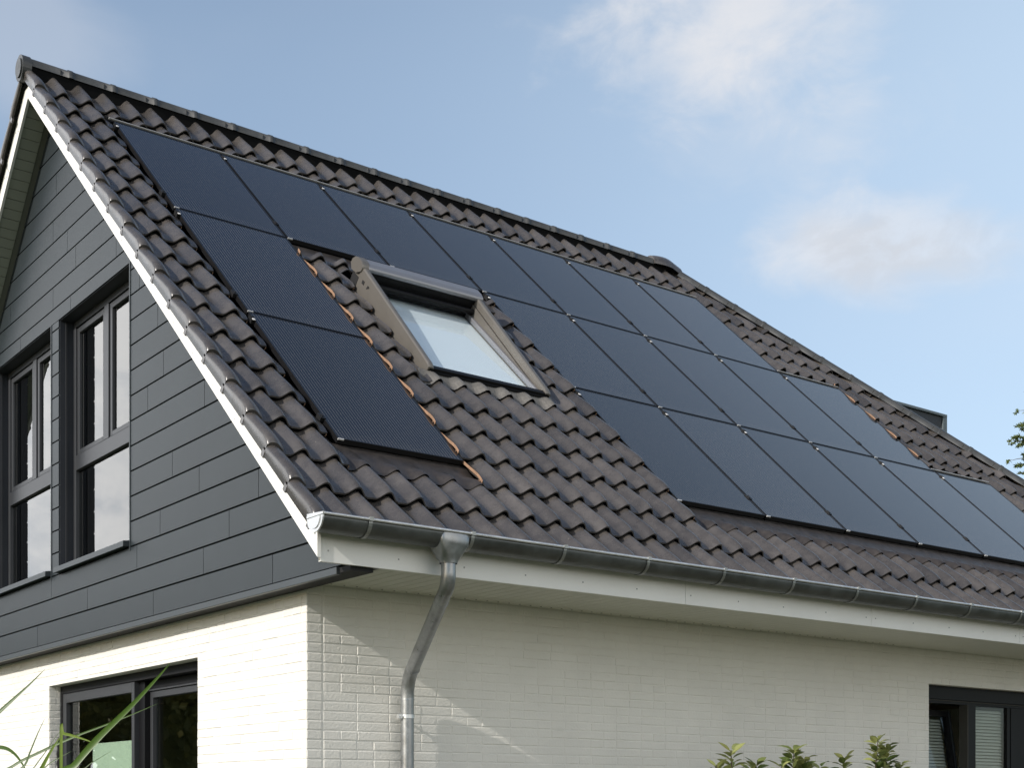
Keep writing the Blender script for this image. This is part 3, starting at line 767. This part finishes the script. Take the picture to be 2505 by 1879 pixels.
mb = MB(); mb.box(7.555, 8.105, YD + .05, YD + .058, z0 + .06, z1 - .172); mb.build('pane', M['pane4'], wn)
tl = empty('sash', (x0 + .03, YD + .05, z0 + .06), wn); tl.matrix_parent_inverse = Matrix.Translation(-Vector(wn.location))
ang = R(9)
def tilt(mb):
    c = Vector((0, YD + .05, z0 + .06)); m = Matrix.Translation(c) @ Matrix.Rotation(-ang, 4, 'X') @ Matrix.Translation(-c)
    mb.v = [tuple(m @ Vector(v)) for v in mb.v]; return mb
mb = MB(); zt = z1 - .20
mb.box(x0 + .04, x0 + .1, YD + .06, YD + .12, z0 + .07, zt); mb.box(7.35, 7.425, YD + .06, YD + .12, z0 + .07, zt); mb.box(x0 + .1, 7.35, YD + .06, YD + .12, z0 + .07, z0 + .13); mb.box(x0 + .1, 7.35, YD + .06, YD + .12, zt - .06, zt)
mb.box(7.385, 7.397, YD + .054, YD + .06, z0 + .07, zt, 1)
tilt(mb).build('frame', [M['dark'], M['frame']], wn)
mb = MB(); mb.box(x0 + .098, 7.352, YD + .085, YD + .093, z0 + .128, zt - .058); tilt(mb).build('pane', M['pane4'], wn)
bpy.data.objects.remove(tl)
def slats(a, b, y, zt):
    mb = MB(); z = zt
    while z > z0 + .12:
        mb.hexa([(a, y, z - .014), (b, y, z - .014), (b, y + .02, z + .014), (a, y + .02, z + .014), (a, y + .003, z - .016), (b, y + .003, z - .016), (b, y + .023, z + .012), (a, y + .023, z + .012)]); z -= .033
    return mb
tilt(slats(x0 + .105, 7.345, YD + .13, z1 - .29)).build('blind', M['blind'], wn)
mb = slats(7.562, 8.098, YD + .09, z1 - .22)
mb.build('blind', M['blind'], wn)

# ------------------------------------------------------------------ gutter and downpipe
GY, GZc, GR = -.868, -.742, .093
def gprof(r, a0=180, a1=360, n=16): return [(GY + r * math.cos(R(a0 + (a1 - a0) * i / n)), GZc + r * math.sin(R(a0 + (a1 - a0) * i / n))) for i in range(n + 1)]
mb = MB()
XG0, XG1 = -.648, 12.55
out = gprof(GR); inn = gprof(GR - .0035)[::-1]
out[-1] = (GY + GR, GZc + .03); inn[0] = (GY + GR - .004, GZc + .03)
poly = out + inn
A = [Vector((XG0, *p)) for p in poly]
xsg = [XG0 + (XG1 - XG0) * i / 60 for i in range(61)]
mb.grid([[Vector((x, *p)) for p in poly] for x in xsg], 0, True, closed=True)
bead = [(GY - GR - .004 + .0095 * math.cos(t), GZc + .004 + .0095 * math.sin(t)) for t in [2 * math.pi * q / 10 for q in range(10)]]
mb.grid([[Vector((x, *p)) for p in bead] for x in (XG0, XG1)], 1, True, closed=True); mb.face([Vector((XG0, *p)) for p in bead], 1)
gut = mb.build('gutter', [M['zinc'], M['zincl']], house)
mb = MB(); ec = gprof(GR + .003) + [(GY + GR + .003, GZc + .026), (GY - GR - .012, GZc + .012)]
mb.prism(ec, XG0 - .004, XG0 + .006, 'x'); ec2 = gprof(GR * .72); mb.prism([(y, z - .008) for y, z in ec2], XG0 - .009, XG0 - .003, 'x'); mb.box(XG0 - .009, XG0 - .003, GY - GR - .008, GY + GR, GZc - .004, GZc + .012)
mb.build('end_cap', M['zincl'], gut, bev=.002)
def bracket(x):
    mb = MB(); o_ = gprof(GR + .0045); i_ = gprof(GR + .0006)[::-1]
    mb.grid([[Vector((xx, *p)) for p in o_ + i_] for xx in (x - .013, x + .013)], 0, False, closed=True)
    mb.box(x - .014, x + .014, GY - GR - .018, GY - GR + .012, GZc - .006, GZc + .018)
    mb.box(x - .014, x + .014, YF - .006, YF + .0, GZc - .02, GZc + .05)
    return mb.build('bracket', M['brk'], gut)
x = -.323
while x < 12.4: bracket(x); x += .7555
XO = .305
mb = MB(); rows = []
for z, wx, wy in ((GZc - .006, .112, .092), (GZc - .03, .116, .096), (GZc - .075, .108, .095), (-.895, .066, .064), (-.915, .060, .060), (-.928, .058, .058)):
    pts = []
    for q in range(24):
        t = 2 * math.pi * q / 24; c, s = math.cos(t), math.sin(t); e = 6. if z > -.85 else (3.2 if z > -.9 else 2.)
        pts.append(Vector((XO + wx * math.copysign(abs(c) ** (2 / e), c), GY - .005 + wy * math.copysign(abs(s) ** (2 / e), s), z)))
    rows.append(pts)
mb.grid(rows, 0, True, closed=True)
st = Vector((XO + .03, GY - .098, GZc - .055))
for q in range(4):
    t = math.pi * q / 4; d = Vector((math.cos(t), 0, math.sin(t))) * .013
    n_ = Vector((-math.sin(t), 0, math.cos(t))) * .0016
    mb.hexa([st - d - n_, st + d - n_, st + d + n_, st - d + n_, st - d - n_ + Vector((0, .02, 0)), st + d - n_ + Vector((0, .02, 0)), st + d + n_ + Vector((0, .02, 0)), st - d + n_ + Vector((0, .02, 0))], 1)
mb.build('outlet', [M['pipe'], M['zincl']], gut)
def bez(p, n=8):
    out = [Vector(p[0])]
    for i in range(1, len(p) - 1):
        a, b, c = Vector(p[i - 1]), Vector(p[i]), Vector(p[i + 1]); r_ = min(.13, (b - a).length * .45, (c - b).length * .45)
        s, e = b + (a - b).normalized() * r_, b + (c - b).normalized() * r_
        for k in range(n + 1):
            t = k / n; out.append(s * (1 - t) ** 2 + b * 2 * t * (1 - t) + e * t * t)
    out.append(Vector(p[-1])); return out
PY = YW - .088
pth = bez([(XO, GY - .005, -.90), (XO, GY - .005, -1.06), (.585, PY, -1.595), (.585, PY, GZ)])
mb = MB(); mb.tube(pth, .0475, 22)
def collar(p, d, r_, h, mi=0):
    d = Vector(d).normalized(); p = Vector(p); mb.tube([p - d * h / 2, p + d * h / 2], r_, 22, mi)
dd = Vector((.585 - XO, PY - GY, -.535))
collar((.585, PY, -1.725), (0, 0, 1), .0495, .012, 0)
q0 = Vector((XO, GY - .005, -1.06)); collar(q0 + dd * .16, dd, .0495, .01); collar(q0 + dd * .86, dd, .0495, .01)
dp = mb.build('downpipe', M['pipe'], house)
mb = MB(); mb.tube([(.585, PY, -1.858), (.585, PY, -1.832)], .0515, 22); mb.box(.505, .536, PY - .016, PY + .012, -1.86, -1.83); mb.box(.575, .595, PY + .045, YW + .01, -1.85, -1.84)
mb.tube([(.520, PY - .03, -1.845), (.520, PY + .02, -1.845)], .007, 8)
mb.build('pipe_clip', M['zincl'], dp)

# ------------------------------------------------------------------ ground, neighbour, plants
mb = MB(); mb.face([(-300, -300, GZ), (300, -300, GZ), (300, 300, GZ), (-300, 300, GZ)]); tag(mb.build('lawn', M['lawn']), kind='structure')
mb = MB(); mb.face([(-.6, -6, GZ + .004), (13, -6, GZ + .004), (13, .1, GZ + .004), (-.6, .1, GZ + .004)]); tag(mb.build('terrace', M['paving']), kind='structure')

nb = tag(empty('neighbour_house', (19, 10, GZ)), 'dark flat roofed building just visible behind the hip', 'building')
mb = MB(); mb.box(17.0, 20.66, 10.0, 13.5, GZ, 5.80); mb.build('wall', mat('dark_slate_wall', (.022, .027, .034), .6, var=.15), nb)
mb = MB(); mb.box(16.9, 20.70, 9.95, 13.6, 5.80, 5.85); mb.box(20.58, 20.71, 9.96, 10.05, GZ, 5.80); mb.build('roof_edge', mat('slate_trim', (.10, .125, .135), .5), nb)

def leaf(mb, p, d, n, l, w, t, fold=.25, curl=.15, mi=0):
    d = d.normalized(); s = d.cross(n).normalized(); n = s.cross(d).normalized()
    prev = None; st_ = ((0, .12), (.2, .75), (.45, 1.), (.72, .72), (1., .02))
    rows = []
    for a, k in st_:
        c = p + d * l * a - n * (curl * l * a * a)
        rows.append((c - s * w * .5 * k + n * w * fold * k * .5, c, c + s * w * .5 * k + n * w * fold * k * .5))
    for r0_, r1_ in zip(rows[:-1], rows[1:]):
        mb.face([r0_[0], r0_[1], r1_[1], r1_[0]], mi, True, t); mb.face([r0_[1], r0_[2], r1_[2], r1_[1]], mi, True, t)
def rv(rng): 
    return Vector((rng.gauss(0, 1), rng.gauss(0, 1), rng.gauss(0, 1))).normalized()

# ornamental grass in front of the terrace
gr = tag(empty('ornamental_grass', (-3.0, -3.15, GZ)), 'long green blades of ornamental grass rising in front of the sliding door', 'grass plant')
FW = Vector((.603, .798, 0)); RT = Vector((.798, -.603, 0)); C0 = Vector((-4.678, -8.130, -2.433))
def blade(pts, w, t):
    """pts: world points from root to tip; ribbon with a folded midrib"""
    mb = MB(); pts = [Vector(p) for p in pts]
    fine = []
    for i in range(len(pts) - 1):
        p0, p1, p2, p3 = pts[max(0, i - 1)], pts[i], pts[i + 1], pts[min(len(pts) - 1, i + 2)]
        for k in range(8):
            u = k / 8; fine.append(.5 * ((2 * p1) + (p2 - p0) * u + (2 * p0 - 5 * p1 + 4 * p2 - p3) * u * u + (3 * p1 - p0 - 3 * p2 + p3) * u ** 3))
    fine.append(pts[-1]); rows = []
    for i, p in enumerate(fine):
        a = i / (len(fine) - 1); d = (fine[min(i + 1, len(fine) - 1)] - fine[max(i - 1, 0)]).normalized()
        s = d.cross(FW); s = s.normalized() if s.length > 1e-4 else RT; n = s.cross(d).normalized()
        s = (s + n * .35 * math.sin(a * 2 + t * 5)).normalized(); nn = d.cross(s).normalized()
        k = min(1, (1 - a) * 2.2) ** .8 * min(1, .55 + a * 2)
        rows.append([p - s * w * .5 * k + nn * w * .16 * k, p, p + s * w * .5 * k + nn * w * .16 * k])
    mb.grid(rows, 0, True, t); return mb.build('leaf_blade', M['reed'], gr, recalc=False)
def G(u, v, D):      # a point of the clump: metres right of / above the eye line at depth D
    return C0 + FW * D + RT * u + Vector((0, 0, v))
def S20(x, y, D):
    X = x * .14467; Y = 1640 + y * .14467
    return G((X - 1252.5) / 3391 * D, (1960 - Y) / 3391 * D, D)
base = lambda D, dx=0: Vector((*(C0 + FW * D + RT * (-1.62 + dx) * D / 5).to_2d(), GZ))
def mk(D, pts, w, t, dx=0.):
    q = [S20(x, y, D) for x, y in pts]; b0 = base(D, dx); m_ = b0.lerp(q[0], .55) + Vector((0, 0, .25)); blade([b0, m_] + q, w, t)
mk(5.0, [(1000, 2000), (1290, 1600), (1680, 1150), (2200, 640), (2620, 190), (2900, -130)], .024, .42)
mk(5.2, [(-300, 2100), (220, 1640), (700, 1390), (1250, 1140), (1800, 930), (2230, 760), (2700, 560)], .011, .25)
mk(5.1, [(500, 2150), (730, 1640), (900, 1330), (1050, 1105)], .015, .85)
mk(5.1, [(1046, 1112), (1090, 1078), (1300, 1130), (1480, 1190), (1600, 1240)], .011, .95)
mk(5.1, [(100, 2100), (430, 1620), (520, 1400), (650, 1080), (780, 800)], .009, .15)
mk(5.3, [(-700, 1500), (-300, 1010), (0, 720), (260, 480), (520, 240), (780, -20)], .017, .2)
mk(5.3, [(-600, 2300), (-250, 1500), (-60, 1330), (120, 1330), (280, 1440), (420, 1640), (470, 1800)], .016, .35)
mk(5.2, [(300, 2100), (600, 1640), (760, 1420), (960, 1130), (1110, 930)], .005, .1)
mk(5.2, [(500, 2000), (790, 1640), (1010, 1490), (1230, 1370)], .006, .2)
mk(5.2, [(1200, 2000), (1480, 1640), (1700, 1490), (1900, 1370)], .004, .2)
rg = random.Random(5)
for i in range(26):     # the rest of the clump, below the picture
    D = 5 + rg.uniform(-.25, .3); a = rg.uniform(-1, 1)
    b0 = base(D, rg.uniform(-.1, .1)); h = rg.uniform(1.1, 1.75)
    blade([b0, b0 + Vector((.05 * a, .03, h * .5)), b0 + Vector((.18 * a, .1 * rg.uniform(-1, 1), h * .9)), b0 + Vector((.42 * a, .2 * rg.uniform(-1, 1), h * .98)), b0 + Vector((.62 * a, .2, h * .86))], rg.uniform(.008, .016), rg.random())

# espalier apple shrub by the eave wall
sh = tag(empty('apple_shrub', (3.9, -.85, GZ)), 'leafy shrub with yellow green shoots in front of the white eave wall', 'shrub')
rg = random.Random(11); st_ = MB(); lf = MB()
tips = [((2.83, -.9, -2.06), .34, 20), ((3.12, -.88, -2.16), .25, 24), ((3.52, -.9, -2.05), .30, 34), ((3.68, -.86, -2.16), .28, 26), ((4.10, -.92, -2.10), .22, 15), ((4.54, -.9, -1.93), .42, 38), ((4.70, -.86, -2.00), .36, 36), ((4.35, -.88, -2.24), .3, 15), ((3.84, -.9, -2.17), .22, 10), ((3.02, -.92, -2.2), .25, 16), ((3.40, -.88, -2.17), .26, 18), ((3.62, -.93, -2.12), .28, 22), ((4.62, -.92, -2.10), .34, 26), ((4.84, -.9, -2.14), .26, 16), ((2.70, -.88, -2.17), .2, 10)]
root0 = Vector((3.9, -.85, GZ)); st_.tube([root0, root0 + Vector((.02, 0, .7)), root0 + Vector((-.02, 0, 1.25))], [.035, .028, .022], 8)
for p, ln, nl in tips:
    p = Vector(p); b0 = Vector((p.x * .85 + 3.9 * .15, -.86, -2.75)); b1 = Vector((p.x * .95 + .05 * 3.9, -.87, -2.45))
    st_.tube([root0 + Vector((-.02, 0, 1.25)), b0, b1, b1.lerp(p, .6), p], [.018, .012, .009, .006, .0025], 6)
    nl = int(nl * 1.35)
    for i in range(nl):
        a = i / nl; c = p.lerp(b1, a * ln / max(.1, (p - b1).length) * 1.05)
        th = i * 2.4 + rg.uniform(-.5, .5); up = .75 - a * .55
        d = Vector((math.cos(th), math.sin(th) * .8, up)).normalized()
        lf_l = rg.uniform(.085, .125); n = (Vector((0, 0, 1)) + rv(rg) * .6).normalized()
        t = min(1, max(0, .6 + rg.gauss(0, .28) + (.25 if a < .3 else 0)))
        leaf(lf, c + d * .012, d, n, lf_l, lf_l * rg.uniform(.42, .55), t, .3, rg.uniform(0, .5))
for i in range(420):
    c = Vector((rg.uniform(2.8, 4.95), -.88 + rg.gauss(0, .1), rg.uniform(-3.3, -2.32))); leaf(lf, c, rv(rg), (Vector((0, 0, 1)) + rv(rg)).normalized(), rg.uniform(.05, .085), .036, rg.random() * .7, .3, .3)
st_.build('stem', M['bark'], sh); lf.build('foliage', M['apple'], sh, recalc=False)

# conifer at the right picture edge
def conifer(loc, h, rad, seed, z_lo, lab):
    root = tag(empty('spruce_tree', loc), lab, 'tree'); rg = random.Random(seed); loc = Vector(loc)
    mb = MB(); mb.tube([loc, loc + Vector((0, 0, h * .5)), loc + Vector((0, 0, h))], [h * .017, h * .011, .01], 10); mb.build('trunk', M['bark'], root)
    br = MB(); nd = MB(); z = z_lo
    while z < h - .2:
        k = 1 - z / h; nb_ = rg.randint(5, 7); a0 = rg.uniform(0, 6.28)
        for b in range(nb_):
            a = a0 + b * 6.283 / nb_ + rg.uniform(-.3, .3); ln = rad * k ** .8 * rg.uniform(.75, 1.15)
            d = Vector((math.cos(a), math.sin(a), 0)); p0 = loc + Vector((0, 0, z)); pts = []
            for i in range(7):
                u = i / 6; pts.append(p0 + d * ln * u + Vector((0, 0, ln * (.10 * u - .42 * u * u + .25 * u ** 3) + rg.uniform(-.02, .02))))
            br.tube(pts, [.03 * (1 - i / 7.5) * (k + .3) for i in range(7)], 5)
            side = Vector((-d.y, d.x, 0))
            for i in range(int(ln * 9)):
                u = rg.uniform(.12, 1); q = pts[min(5, int(u * 6))].lerp(pts[min(6, int(u * 6) + 1)], u * 6 % 1)
                sd = (side * rg.choice((-1, 1)) + d * rg.uniform(.2, .9) + Vector((0, 0, rg.uniform(-.35, .2)))).normalized(); tl_ = ln * .26 * (1.15 - u) + .12
                t0 = rg.random()
                for w in range(int(tl_ / .035) + 2):
                    c = q + sd * tl_ * w / (int(tl_ / .035) + 2)
                    for e in range(4):
                        dn = (sd * .7 + rv(rg)).normalized(); s_ = dn.cross(rv(rg)).normalized() * .014; l_ = rg.uniform(.05, .085)
                        nd.face([c - s_, c + s_, c + dn * l_ + s_ * .5, c + dn * l_ - s_ * .5], 0, False, min(1, max(0, t0 * .6 + rg.uniform(0, .4))))
        z += rg.uniform(.30, .42)
    br.build('branches', M['bark'], root); nd.build('crown', M['spruce'], root, recalc=False)
conifer((22.46, 8.94, GZ), 11.2, 2.5, 4, 6.5, 'green spruce tree cut off by the right picture edge, beyond the hip')

# trees across the garden, seen as reflections in the sliding door
def broadleaf(loc, h, r_, seed, lab):
    root = tag(empty('garden_tree', loc), lab, 'tree', 'trees across the garden'); rg = random.Random(seed); loc = Vector(loc)
    mb = MB(); c = loc + Vector((0, 0, h - r_ * .9))
    mb.tube([loc, loc + Vector((.1, 0, h * .3)), c], [.2, .15, .06], 10)
    for i in range(7):
        d = rv(rg); d.z = abs(d.z) * .8 + .1; mb.tube([loc + Vector((.08, 0, h * .3)), c + d * r_ * .4, c + d * r_ * .85], [.07, .04, .015], 6)
    mb.build('trunk', M['bark'], root); lf = MB(); cl = [(c + Vector((d.x, d.y, d.z * .85)) * r_ * rg.uniform(.35, .85), r_ * rg.uniform(.25, .42)) for d in [rv(rg) for _ in range(34)]]
    for q, rr in cl:
        tb = rg.random() * .5
        for i in range(190):
            p = q + rv(rg) * rr * rg.uniform(.5, 1) ** .5
            d = rv(rg); n = rv(rg); s_ = rg.uniform(.10, .17)
            a = d * s_; b = d.cross(n).normalized() * s_ * .55
            lf.face([p - a, p + b, p + a, p - b], 0, False, min(1, tb + rg.random() * .5))
    lf.build('crown', M['oak'], root, recalc=False)
for i, (x, y, h, r_) in enumerate(((-10.5, 24.5, 6.6, 2.9), (-14.5, 28.5, 6.9, 3.1), (-7.2, 28.5, 6.9, 3.1), (-11.5, 31.5, 7.3, 3.2))):
    broadleaf((x, y, GZ), h, r_, 20 + i, ['round garden tree nearest the house, mirrored in the sliding door', 'garden tree behind the nearest one, mirrored in the sliding door', 'garden tree close behind the house corner, mirrored in the sliding door', 'farthest garden tree across the lawn, mirrored in the sliding door'][i])
hd_ = tag(empty('garden_hedge', (-11, 27, GZ)), 'tall clipped hedge across the lawn, mirrored in the sliding door', 'hedge'); rg = random.Random(9); lf = MB()
for i in range(9000):
    x = rg.uniform(-26, 0); y = 34 + rg.gauss(0, .5) - (x + 11) * .1; z = GZ + rg.uniform(0, 1) ** .8 * (5.6 + .4 * math.sin(x * 2)); d = rv(rg); n = rv(rg); e = rg.uniform(.16, .3); a = d * e; b = d.cross(n).normalized() * e * .6; q = Vector((x, y, z))
    lf.face([q - a, q + b, q + a, q - b], 0, False, rg.random() * .8)
lf.build('foliage', M['oak'], hd_, recalc=False)
# ------------------------------------------------------------------ sky, sun, camera
sun_to = Vector((-8, -1, 4.08)).normalized()
sd = bpy.data.lights.new('sun', 'SUN'); sd.energy = 3.7; sd.angle = R(.53); sd.color = (1, .95, .88)
so = bpy.data.objects.new('sun', sd); COL.objects.link(so); so.rotation_euler = (-sun_to).to_track_quat('-Z', 'Y').to_euler(); so.location = sun_to * 60
w = bpy.data.worlds.new('World'); scene.world = w; w.use_nodes = True; nt = w.node_tree; N = nt.nodes; K = nt.links
bg = N['Background']; bg.inputs[1].default_value = .14
sky = N.new('ShaderNodeTexSky'); sky.sky_type = 'NISHITA'; sky.sun_disc = False; sky.sun_elevation = math.asin(sun_to.z); sky.sun_rotation = math.atan2(sun_to.x, sun_to.y)
sky.air_density = 1.0; sky.dust_density = 1.2; sky.ozone_density = 1.3
tc = N.new('ShaderNodeTexCoord')
def vm(op, a, b=None):
    n = N.new('ShaderNodeVectorMath'); n.operation = op
    for i, q in enumerate((a, b)):
        if q is None: continue
        if isinstance(q, (tuple, list, Vector)): n.inputs[i].default_value = q
        else: K.new(q, n.inputs[i])
    return n
def mth(op, a, b=None, c=None):
    n = N.new('ShaderNodeMath'); n.operation = op
    for i, q in enumerate((a, b, c)):
        if q is None: continue
        if isinstance(q, (int, float)): n.inputs[i].default_value = q
        else: K.new(q, n.inputs[i])
    return n.outputs[0]
def ss(v, a, b):
    n = N.new('ShaderNodeMapRange'); n.interpolation_type = 'SMOOTHSTEP'; n.inputs[1].default_value = a; n.inputs[2].default_value = b; K.new(v, n.inputs[0]); return n.outputs[0]
dirn = vm('NORMALIZE', tc.outputs['Generated']).outputs[0]
def fbm(scale, detail, rough, dist, off=(0, 0, 0)):
    mp = N.new('ShaderNodeMapping'); mp.inputs['Location'].default_value = off; mp.inputs['Scale'].default_value = (1, 1, 1.7); K.new(dirn, mp.inputs[0])
    n = N.new('ShaderNodeTexNoise'); n.inputs['Scale'].default_value = scale; n.inputs['Detail'].default_value = detail; n.inputs['Roughness'].default_value = rough; n.inputs['Distortion'].default_value = dist
    K.new(mp.outputs[0], n.inputs['Vector']); return n.outputs[0]
nA = fbm(7., 8, .55, .35); nB = fbm(2.6, 5, .5, .2, (3, 1, 0)); nC = fbm(16., 6, .6, .4, (1, 5, 2))
nM = mth('ADD', mth('MULTIPLY', nA, .6), mth('MULTIPLY', nC, .4))
def pxdir(x, y):
    return (FW + RT * ((x - 1252.5) / 3391) + Vector((0, 0, (1960 - y) / 3391))).normalized()
def blob(c, r_in, r_out, nz, amp):
    """cloud centred on a direction, edge broken up by noise"""
    d = vm('DOT_PRODUCT', dirn, tuple(c)).outputs['Value']; a = mth('ARCCOSINE', d)
    a = mth('ADD', a, mth('MULTIPLY', mth('SUBTRACT', nz, .5), amp))
    n = N.new('ShaderNodeMapRange'); n.interpolation_type = 'SMOOTHSTEP'; n.inputs[1].default_value = r_in; n.inputs[2].default_value = r_out; n.inputs[3].default_value = 1; n.inputs[4].default_value = 0
    K.new(a, n.inputs[0]); return n.outputs[0]
def puff(x, y, ru, rv_, nz, amp, w, inner=.15):
    c = pxdir(x, y); r_ = c.cross(Vector((0, 0, 1))).normalized(); u_ = r_.cross(c)
    du = mth('DIVIDE', vm('DOT_PRODUCT', dirn, tuple(r_)).outputs['Value'], ru); dv = mth('DIVIDE', mth('SUBTRACT', vm('DOT_PRODUCT', dirn, tuple(u_)).outputs['Value'], 0.), rv_)
    front = mth('GREATER_THAN', vm('DOT_PRODUCT', dirn, tuple(c)).outputs['Value'], .5)
    m_ = mth('ADD', mth('SQRT', mth('ADD', mth('MULTIPLY', du, du), mth('MULTIPLY', dv, dv))), mth('MULTIPLY', mth('SUBTRACT', nz, .5), amp))
    n = N.new('ShaderNodeMapRange'); n.interpolation_type = 'SMOOTHSTEP'; n.inputs[1].default_value = inner; n.inputs[2].default_value = 1.1; n.inputs[3].default_value = w; n.inputs[4].default_value = 0
    K.new(m_, n.inputs[0]); return mth('MULTIPLY', n.outputs[0], front)
c1 = puff(1835, 35, .105, .075, nM, 3.0, .78)
c1b = puff(1640, 150, .055, .045, nC, 2.0, .35)
c2 = puff(2130, 615, .095, .034, nM, 2.8, .52)
c2b = puff(1990, 560, .05, .03, nC, 2.0, .30)
c3 = puff(60, 90, .07, .06, nA, 2.0, .22)
c4 = mth('MULTIPLY', ss(nB, .48, .75), .10)
c5 = puff(1900, 320, .10, .05, nC, 2.2, .13)
haze = mth('MULTIPLY', blob(Vector((.84, .36, .40)).normalized(), .0, .70, nB, .12), .54)
sz = N.new('ShaderNodeSeparateXYZ'); K.new(dirn, sz.inputs[0]); hi = mth('MULTIPLY', mth('SUBTRACT', 1., ss(sz.outputs[2], .44, .70)), .24)
bank = mth('MULTIPLY', blob(Vector((-.36, .90, .22)).normalized(), .12, .55, nA, .30), 1.)
fill_bank = mth('MULTIPLY', blob(Vector((.25, -.93, .24)).normalized(), .2, .72, nA, .40), 1.)  # unseen bright cloud added to light the eave wall and fascia
cl = c1
for q in (c1b, c2, c2b, c3, c4, c5): cl = mth('ADD', cl, mth('MULTIPLY', q, mth('SUBTRACT', 1., mth('MINIMUM', cl, 1.))))
cl = mth('MINIMUM', cl, 1.)
def mix(f, a, b):
    n = N.new('ShaderNodeMix'); n.data_type = 'RGBA'; K.new(f, n.inputs[0])
    for k_, q in (('A', a), ('B', b)):
        if isinstance(q, tuple): n.inputs[k_].default_value = q
        else: K.new(q, n.inputs[k_])
    return n.outputs['Result']
col = mix(mth('ADD', mth('MULTIPLY', haze, .8), hi),  sky.outputs[0], (4.5, 5.6, 6.7, 1))
col = mix(cl, col, (5.4, 5.35, 5.45, 1))
grey = mth('MULTIPLY', mth('MULTIPLY', c2, ss(nC, .40, .58)), .95)
col = mix(grey, col, (3.9, 4.0, 4.25, 1))
bcol = mix(ss(nM, .38, .62), (9.5, 10.2, 11.2, 1), (15.5, 15.3, 15.2, 1))
col = mix(bank, col, bcol)
col = mix(fill_bank, col, (10.2, 10, 9.5, 1))
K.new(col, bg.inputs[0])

cd = bpy.data.cameras.new('camera'); cd.sensor_fit = 'HORIZONTAL'; cd.sensor_width = 36; cd.lens = 36 * 3391.0 / 2505
cd.shift_y = (1960.08 - 939.5) / 2505; cd.clip_end = 1000; cd.clip_start = .05
co = bpy.data.objects.new('camera', cd); COL.objects.link(co); co.location = C0
co.rotation_euler = (R(90), 0, R(52.898) - R(90)); scene.camera = co
vs = scene.view_settings; vs.view_transform = 'Standard'; vs.look = 'None'; vs.gamma = 1; vs.exposure = .16; vs.use_curve_mapping = False
scene.cycles.max_bounces = 8; scene.cycles.transparent_max_bounces = 12; scene.cycles.use_denoising = True
